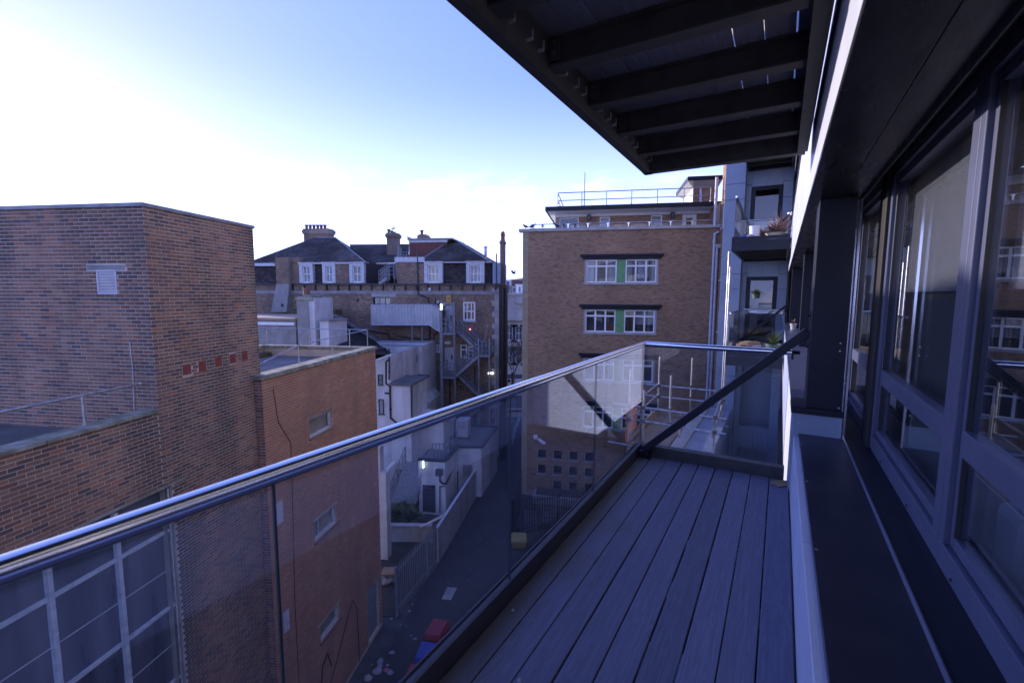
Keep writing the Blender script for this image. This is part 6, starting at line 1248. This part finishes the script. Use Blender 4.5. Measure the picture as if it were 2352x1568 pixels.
for x, y, mm, l in ((520, 130, 'paper', 'pale bag of rubbish just below the cardboard box'), (610, 105, 'paper', 'white scrap beside the cardboard box, against the fence')):
    c = gp(qL(x, y)); g = MB(); g.ball((c[0], c[1], .2), .28 if x == 520 else .12, 8, 6, (1.3, 1, .7)); g.v = [tuple(np.array(p) + rng.normal(0, .03, 3)) for p in g.v]; solo('litter', FW, tuple(c), g, mm, l, 'litter')
for i in range(70):
    pass
g = MB()
for i in range(110):
    f = random.random(); y = 15 + 17 * f; x = -4.3 + (y - 15) * .15 + random.uniform(0, 3.2); s_ = random.uniform(.008, .028); g.ball((x, y, .02), s_, 5, 3, (1, 1, .4))
solo('grit_specks', FW, (0, 20, 0), MB() if False else (lambda m_: (setattr(m_, 'v', [tuple(FW.inv(np.array(p))) for p in m_.v]), m_)[1])(g), 'paper', 'scattered tiny specks of litter and leaves over the alley', 'litter', kind='stuff')
lamp(kf, qK(763, 802), .07, .45, .06, 'lit white tube lamp on the front of the alley building'); lamp(kw, qK(1098, 1160), .2, .09, .6, 'small lit lamp low beside the black pipe of the alley building')

# ------------------------------------------------------------------ scaffold and lower roof beyond the deck
zs_ = Z(-3.9); lb = thing('lower_block', FB, (14, 1.7, 0), 'narrow lower block with blue-grey sheet roof and pale concrete edge by the scaffold', 'building')
part(lb, 'wall', 'clad2', [(10.6, 17.40, 1.32, 2.18, 0, zs_ - .12)]); part(lb, 'roof_sheet', 'bluesheet', [(10.6, 17.38, 1.30, 1.98, zs_ - .118, zs_ - .06)], bevel=.01); part(lb, 'roof_edge', 'concfl', [(10.6, 17.36, 1.985, 2.30, zs_ - .118, zs_ - .02)], bevel=.01)
for u in (12.2, 13.9, 15.6): part(lb, 'sheet_seam', 'bluesheet', [(u, u + .03, 1.31, 1.97, zs_ - .06, zs_ - .035)])
sc_ = thing('scaffold', FB, (13.6, 2.7, 0), 'galvanised tube scaffold with wooden planks and toe boards below the deck end', 'scaffold')
def spx(x, y, u): return Wall(FB, 'front', u).px(qS(x, y))[1]
gz1, gz2 = (spx(900, 590, 15.3) + spx(1045, 930, 12.05)) / 2, (spx(900, 725, 15.3) + spx(1045, 1110, 12.05)) / 2
def pole(u, v, zb, zt, parent=sc_): g = MB(); g.tube((u, v, zb), (u, v, zt), .0265, 10); return g.build('pole', 'galv', parent, smooth=True)
ptop = [(12.0, 3.37, spx(530, 395, 12.0)), (12.05, 3.0, spx(718, 655, 12.05)), (15.25, 3.33, spx(903, 235, 15.25)), (12.1, 2.34, spx(1050, 475, 12.1)), (15.6, 2.38, spx(1328, 255, 15.6)), (11.95, 1.24, spx(1585, 935, 11.95)), (13.0, 2.23, spx(1163, 972, 13.0)), (15.4, 1.44, Wall(FB, 'front', 15.4).px(qH(368, 708))[1]), (15.75, 1.42, Wall(FB, 'front', 15.75).px(qH(358, 815))[1])]
for u, v, zt in ptop: pole(u, v, .012, zt)
def led(p, q): g = MB(); g.tube(p, q, .0255, 10); return g.build('ledger', 'galv', sc_, smooth=True)
for z in (gz1, gz2):
    led((15.28, 3.75, z), (15.45, 1.35, z - .02)); led((12.03, 3.85, z + .02), (12.03, 1.0, z - .03)); led((11.8, 3.40, z - .06), (15.6, 3.38, z + .05)); led((11.8, 1.27, z - .08), (15.7, 1.40, z - .04))
led((11.9, 3.9, zs_ - .12), (11.95, 1.1, zs_ - .14)); led((15.2, 3.7, zs_ - .12), (15.3, 1.2, zs_ - .14)); led((11.7, 3.3, zs_ - .18), (15.8, 3.3, zs_ - .16)); led((11.7, 2.3, zs_ - .18), (15.8, 2.3, zs_ - .16))
for u, v, zt in ptop:
    for z in (gz1, gz2, zs_ - .13):
        if z < zt: g = MB(); g.box(u - .045, u + .045, v - .05, v + .045, z - .045, z + .045); g.tube((u - .07, v + .02, z), (u + .07, v + .02, z), .012, 6); g.build('coupler', 'terra' if False else 'bark', sc_, bevel=.01)
for i in range(4):
    v = 2.36 + .235 * i; g = MB(); g.box(11.85 + random.uniform(-.1, .1), 15.15, v, v + .225, zs_ - .09 + .004 * i, zs_ - .05 + .004 * i); g.build('plank', 'wood', sc_, bevel=.004)
g = MB(); g.box(12.0, 15.3, 3.315, 3.35, zs_ - .04, zs_ + .19); g.build('toe_board', 'wood', sc_, bevel=.004); g = MB(); g.box(15.18, 15.215, 2.35, 3.31, zs_ - .04, zs_ + .19); g.build('toe_board', 'wood', sc_, bevel=.004)
g = MB()
for i in range(22): v = 3.40; u = 11.95 + .045 * i; g.tube((u, v, zs_ - .1), (u, v, zs_ + .95), .006, 4)
for i in range(22): z = zs_ - .1 + .05 * i; g.tube((11.95, 3.40, z), (12.9, 3.40, z), .006, 4)
g.build('barrier_net', 'orange', sc_, kind='stuff'); g = MB(); g.path([(11.93, 3.41, zs_ - .1), (11.93, 3.41, zs_ + .97), (12.92, 3.41, zs_ + .97), (12.92, 3.41, zs_ - .1)], .02, 6); g.build('barrier_frame', 'orange', sc_)

# ------------------------------------------------------------------ street, town and hills through the gap
g = MB(); g.prism([FW.inv(np.array(p)) for p in ((-60, 57.5, .016), (60, 57.5, .016), (60, 64, .016), (-60, 64, .016))], (0, 0, .02)); solo('street', FW, (0, 0, 0), g, 'asphalt', kind='structure')
FT = Frame((0, 76), 0); T0 = Wall(FT, 'front', 0); tb = thing('stone_civic_building', FT, (4, 0, 0), 'pale ashlar classical building with cornice and tall windows seen through the gap', 'building')
zt_, zc1, zc0 = T0.px(qA(2160, 630))[1], T0.px(qA(2160, 815))[1], T0.px(qA(2160, 845))[1]
ws = []
for k in range(-9, 10):
    ac = T0.px(qA(2130, 950))[0] + (T0.px(qA(2206, 950))[0] - T0.px(qA(2130, 950))[0]) * k
    for (y1, y0) in ((892, 1002), (1065, 1180), (1280, 1370)): ws.append([ac - 1.15, ac + 1.15, T0.px(qA(2160, y0))[1], T0.px(qA(2160, y1))[1]])
g = MB(); sheet(g, T0, -30, 30, 0, zt_, ws, reveal=.3); g.build('wall', 'stone', tb); part(tb, 'body', 'stone', [(.6, 18, -30, 30, 0, zt_ - .05)])
part(tb, 'cornice', 'stone', [(-30, 30, 0, .6, zc0, zc1), (-30, 30, 0, .35, zt_ - .4, zt_)], w=T0)
for w_ in ws:
    if abs(w_[0] - T0.px(qA(2160, 950))[0]) < 9:
        window(tb, T0, w_, 2, 2, depth=.25, fr=.14, bar=.12, fm='wpaint2', gm='fglass', roww=[.5]); g = MB(); g.wb(T0, w_[0] - .3, w_[1] + .3, 0, .25, w_[3] + .05, w_[3] + .3); g.wb(T0, w_[0] - .2, w_[1] + .2, 0, .2, w_[2] - .25, w_[2] - .02); g.build('window_surround', 'stone', tb)
g = MB(); a, z = T0.px(qA(2207, 690)); g.wb(T0, a - 1.6, a + 1.6, 0, .08, z - 1.2, z + 1.2); g.lathe(T0.P(a, .1, z - .5), [(.6, 0), (.6, 1)], 12); g.build('relief_panel', 'stone', tb)
cu = thing('white_cupola', FT, (20, 0, 0), 'small white louvred turret above the civic building roof', 'turret'); T2 = Wall(FT, 'front', 10); r = T2.rect(qA(2190, 562), qA(2234, 632)); part(cu, 'turret_body', 'wpaint', [(r[0], r[1] + .6, -2.4, 0, r[2] - 3, r[3] - .2)], w=T2); part(cu, 'turret_roof', 'wpaint', [(r[0] - .2, r[1] + .8, -2.6, .2, r[3] - .2, r[3])], w=T2)
for k in range(3): a = r[0] + .35 + .75 * k; g = MB(); g.wb(T2, a, a + .35, .003, .05, r[2] + .2, r[3] - .5); g.build('louvre', 'stairm', cu)
FX = Frame((0, 52), 0); XB = Wall(FX, 'front', 0); r = XB.rect(qA(2060, 790), qA(2138, 1500)); t = thing('warm_stone_house', FX, (3, 3, 0), 'warm sandstone corner house glimpsed past the end of the old brick building', 'house')
part(t, 'wall', 'beige', [(r[0] - 4, r[1] - .7, -4, 0, 0, r[3] - 1.2)], w=XB); part(t, 'parapet', 'beige', [(r[0] - 4, r[1] - .45, -4, .3, r[3] - 1.2, r[3])], w=XB)
# roofs of the town beyond
FD = Frame((0, 200), 0)
for i, (x0, x1, y0, y1, D_, mm, l) in enumerate(((2075, 2130, 568, 640, 120, 'bark', 'low brown scrubby roof bank behind the civic building'), (2150, 2260, 545, 600, 190, 'rslate', 'dark red tiled terrace roofs behind the white turret'), (2085, 2140, 540, 600, 230, 'wpaint2', 'distant pale rendered house left of the red roofs'), (2060, 2120, 552, 600, 200, 'clad2', 'distant blue-grey roofed house beside the chimney edge'))):
    W_ = Wall(Frame((0, D_), 0), 'front', 0); r = W_.rect(qA(x0, y0), qA(x1, y1)); t = thing('distant_house', W_.F, (3, -r[0], 0), l, 'house'); part(t, 'wall', 'stone' if i != 0 else 'bark', [(r[0], r[1], -8, 0, 0, r[3] - 1.5)], w=W_)
    g = MB(); P = W_.P; g.quad(P(r[0], .3, r[3] - 1.6), P(r[1], .3, r[3] - 1.6), P(r[1], -4, r[3] + 1), P(r[0], -4, r[3] + 1)); g.quad(P(r[0], -8.3, r[3] - 1.6), P(r[1], -8.3, r[3] - 1.6), P(r[1], -4, r[3] + 1), P(r[0], -4, r[3] + 1)); g.build('roof', mm, t)
    for k in range(3): a = r[0] + (r[1] - r[0]) * (k + .5) / 3; g = MB(); g.wb(W_, a - .6, a + .6, .003, .05, r[3] - 4, r[3] - 2.4); g.build('window', 'fglass' if False else 'frost', t)
g = MB(); N_ = 60
prev = None
for i in range(N_ + 1):
    x = -900 + 1800 * i / N_; h = 42 + 9 * math.sin(x / 170.) + 5 * math.sin(x / 47. + 1) + random.uniform(-1.5, 1.5); cur = (x, h)
    if prev:
        for (ya, fa_, yb, fb_2) in ((620, 0, 760, .6), (760, .6, 980, 1.0), (980, 1.0, 1300, .8)):
            g.quad(*[tuple(FW.inv(np.array(p))) for p in ((prev[0], ya, prev[1] * fa_), (x, ya, h * fa_), (x, yb, h * fb_2), (prev[0], yb, prev[1] * fb_2))])
    prev = cur
solo('hills', FW, (0, 0, 0), g, 'hill', kind='structure')
# bare street tree, lamp post, banners, barriers
tr = thing('bare_tree', FT, (-17, .6, 0), 'leafless street tree in front of the pale civic building', 'tree'); W_ = Wall(FT, 'front', -17); ta, tz = W_.px(qA(2165, 1000))
rr3 = random.Random(4); g = MB()
def branch(mb, p, d, L_, r, dep):
    q = p + d * L_; mb.tube(p, q, r, 5 if dep > 2 else 4, r * .7, cap=False)
    if dep == 0: return
    for k in range(3 if dep > 1 else 4):
        nd = d + np.array([rr3.uniform(-.6, .6), rr3.uniform(-.6, .6), rr3.uniform(-.1, .5)]); nd /= np.linalg.norm(nd); branch(mb, p + d * L_ * rr3.uniform(.55, 1), nd, L_ * rr3.uniform(.6, .8), r * .62, dep - 1)
b0_ = np.array(W_.P(ta, 0, 0)); g.tube(b0_, b0_ + np.array([0, 0, 3.]), .16, 8, .12); g.build('trunk', 'bark', tr); g = MB()
for k in range(4):
    nd = np.array([rr3.uniform(-.45, .45), rr3.uniform(-.45, .45), 1.]); branch(g, b0_ + np.array([0, 0, 2.9]), nd / np.linalg.norm(nd), 2.0, .09, 4)
g.build('crown', 'bark', tr)
lp = thing('lamp_post', FT, (-17.5, -1, 0), 'dark lamp post standing in front of the red and white banners', 'lamp post'); a, z = W_.px(qA(2152, 1255)); g = MB(); g.tube(W_.P(a, 0, 0), W_.P(a, 0, z), .11, 8, .07); g.build('post', 'iron', lp); g = MB(); g.ball(W_.P(a, 0, z + .15), .22, 8, 6); g.build('lamp_head', 'skin1', lp)
r = W_.rect(qA(2112, 1308), qA(2228, 1385)); bn = thing('banner_fence', FT, (-16.5, 0, 0), 'low hoarding printed with red and pink blots on white across the street', 'hoarding'); 
for k in range(3):
    a0 = r[0] + (r[1] + 1.5 - r[0]) * k / 3; a1 = r[0] + (r[1] + 1.5 - r[0]) * (k + 1) / 3 - .04; W3 = Wall(FT, 'front', -16.5); g = MB(); g.wb(W3, a0, a1, -.05, 0, .1, r[3]); po = g.build('banner', 'wpaint', bn); g = MB()
    for j in range(9):
        ca, cz_, s_ = random.uniform(a0 + .2, a1 - .2), random.uniform(.4, r[3] - .2), random.uniform(.1, .24); P = W3.P; g.prism([P(ca + s_ * random.uniform(.6, 1.2) * math.cos(t_), .003, cz_ + s_ * random.uniform(.6, 1.2) * math.sin(t_)) for t_ in np.linspace(0, 6.28, 8)[:-1]], (-.004, 0, 0))
    g.build('print', 'red' if k != 1 else 'pink', po, kind='stuff')
gr_ = thing('barrier_rail', FW, (0, 40, 0), 'pale tubular barrier rail leaning along the left wall of the buff block', 'railing')
a_, b_ = gp(qR(-10, -700)), gp(qR(-10, -100))
pA, pB = gp(((1980 + .3318 * 300) / 1.7415, (1480 + .3318 * 620) / 1.7415)), gp(((1980 + .3318 * 215) / 1.7415, (1480 + .3318 * 900) / 1.7415))
for z in (.5, 1.05): g = MB(); g.tube(pA + s3 * z, pB + s3 * z, .03, 6); g.build('rail', 'louvre', gr_)
for k in range(5): c = pA + (pB - pA) * k / 4; g = MB(); g.tube(c, c + s3 * 1.05, .03, 6); g.build('post', 'louvre', gr_)
c = gp(((1980 + .3318 * 250) / 1.7415, (1480 + .3318 * 560) / 1.7415)); t = thing('road_barrier', FW, tuple(c), 'orange and white plastic road barrier at the far end of the alley', 'barrier'); g = MB(); g.hexa([FW.inv(FW.w(c) + np.array(o)) for o in ((-1, -.25, .02), (1, -.25, .02), (1, .25, .02), (-1, .25, .02), (-1, -.08, .9), (1, -.08, .9), (1, .08, .9), (-1, .08, .9))]); g.build('body', 'wpaint2', t); g = MB(); g.hexa([FW.inv(FW.w(c) + np.array(o)) for o in ((-1.02, -.2, .55), (1.02, -.2, .55), (1.02, .2, .55), (-1.02, .2, .55), (-1.02, -.18, .8), (1.02, -.18, .8), (1.02, .18, .8), (-1.02, .18, .8))]); g.build('stripe', 'orange', t)
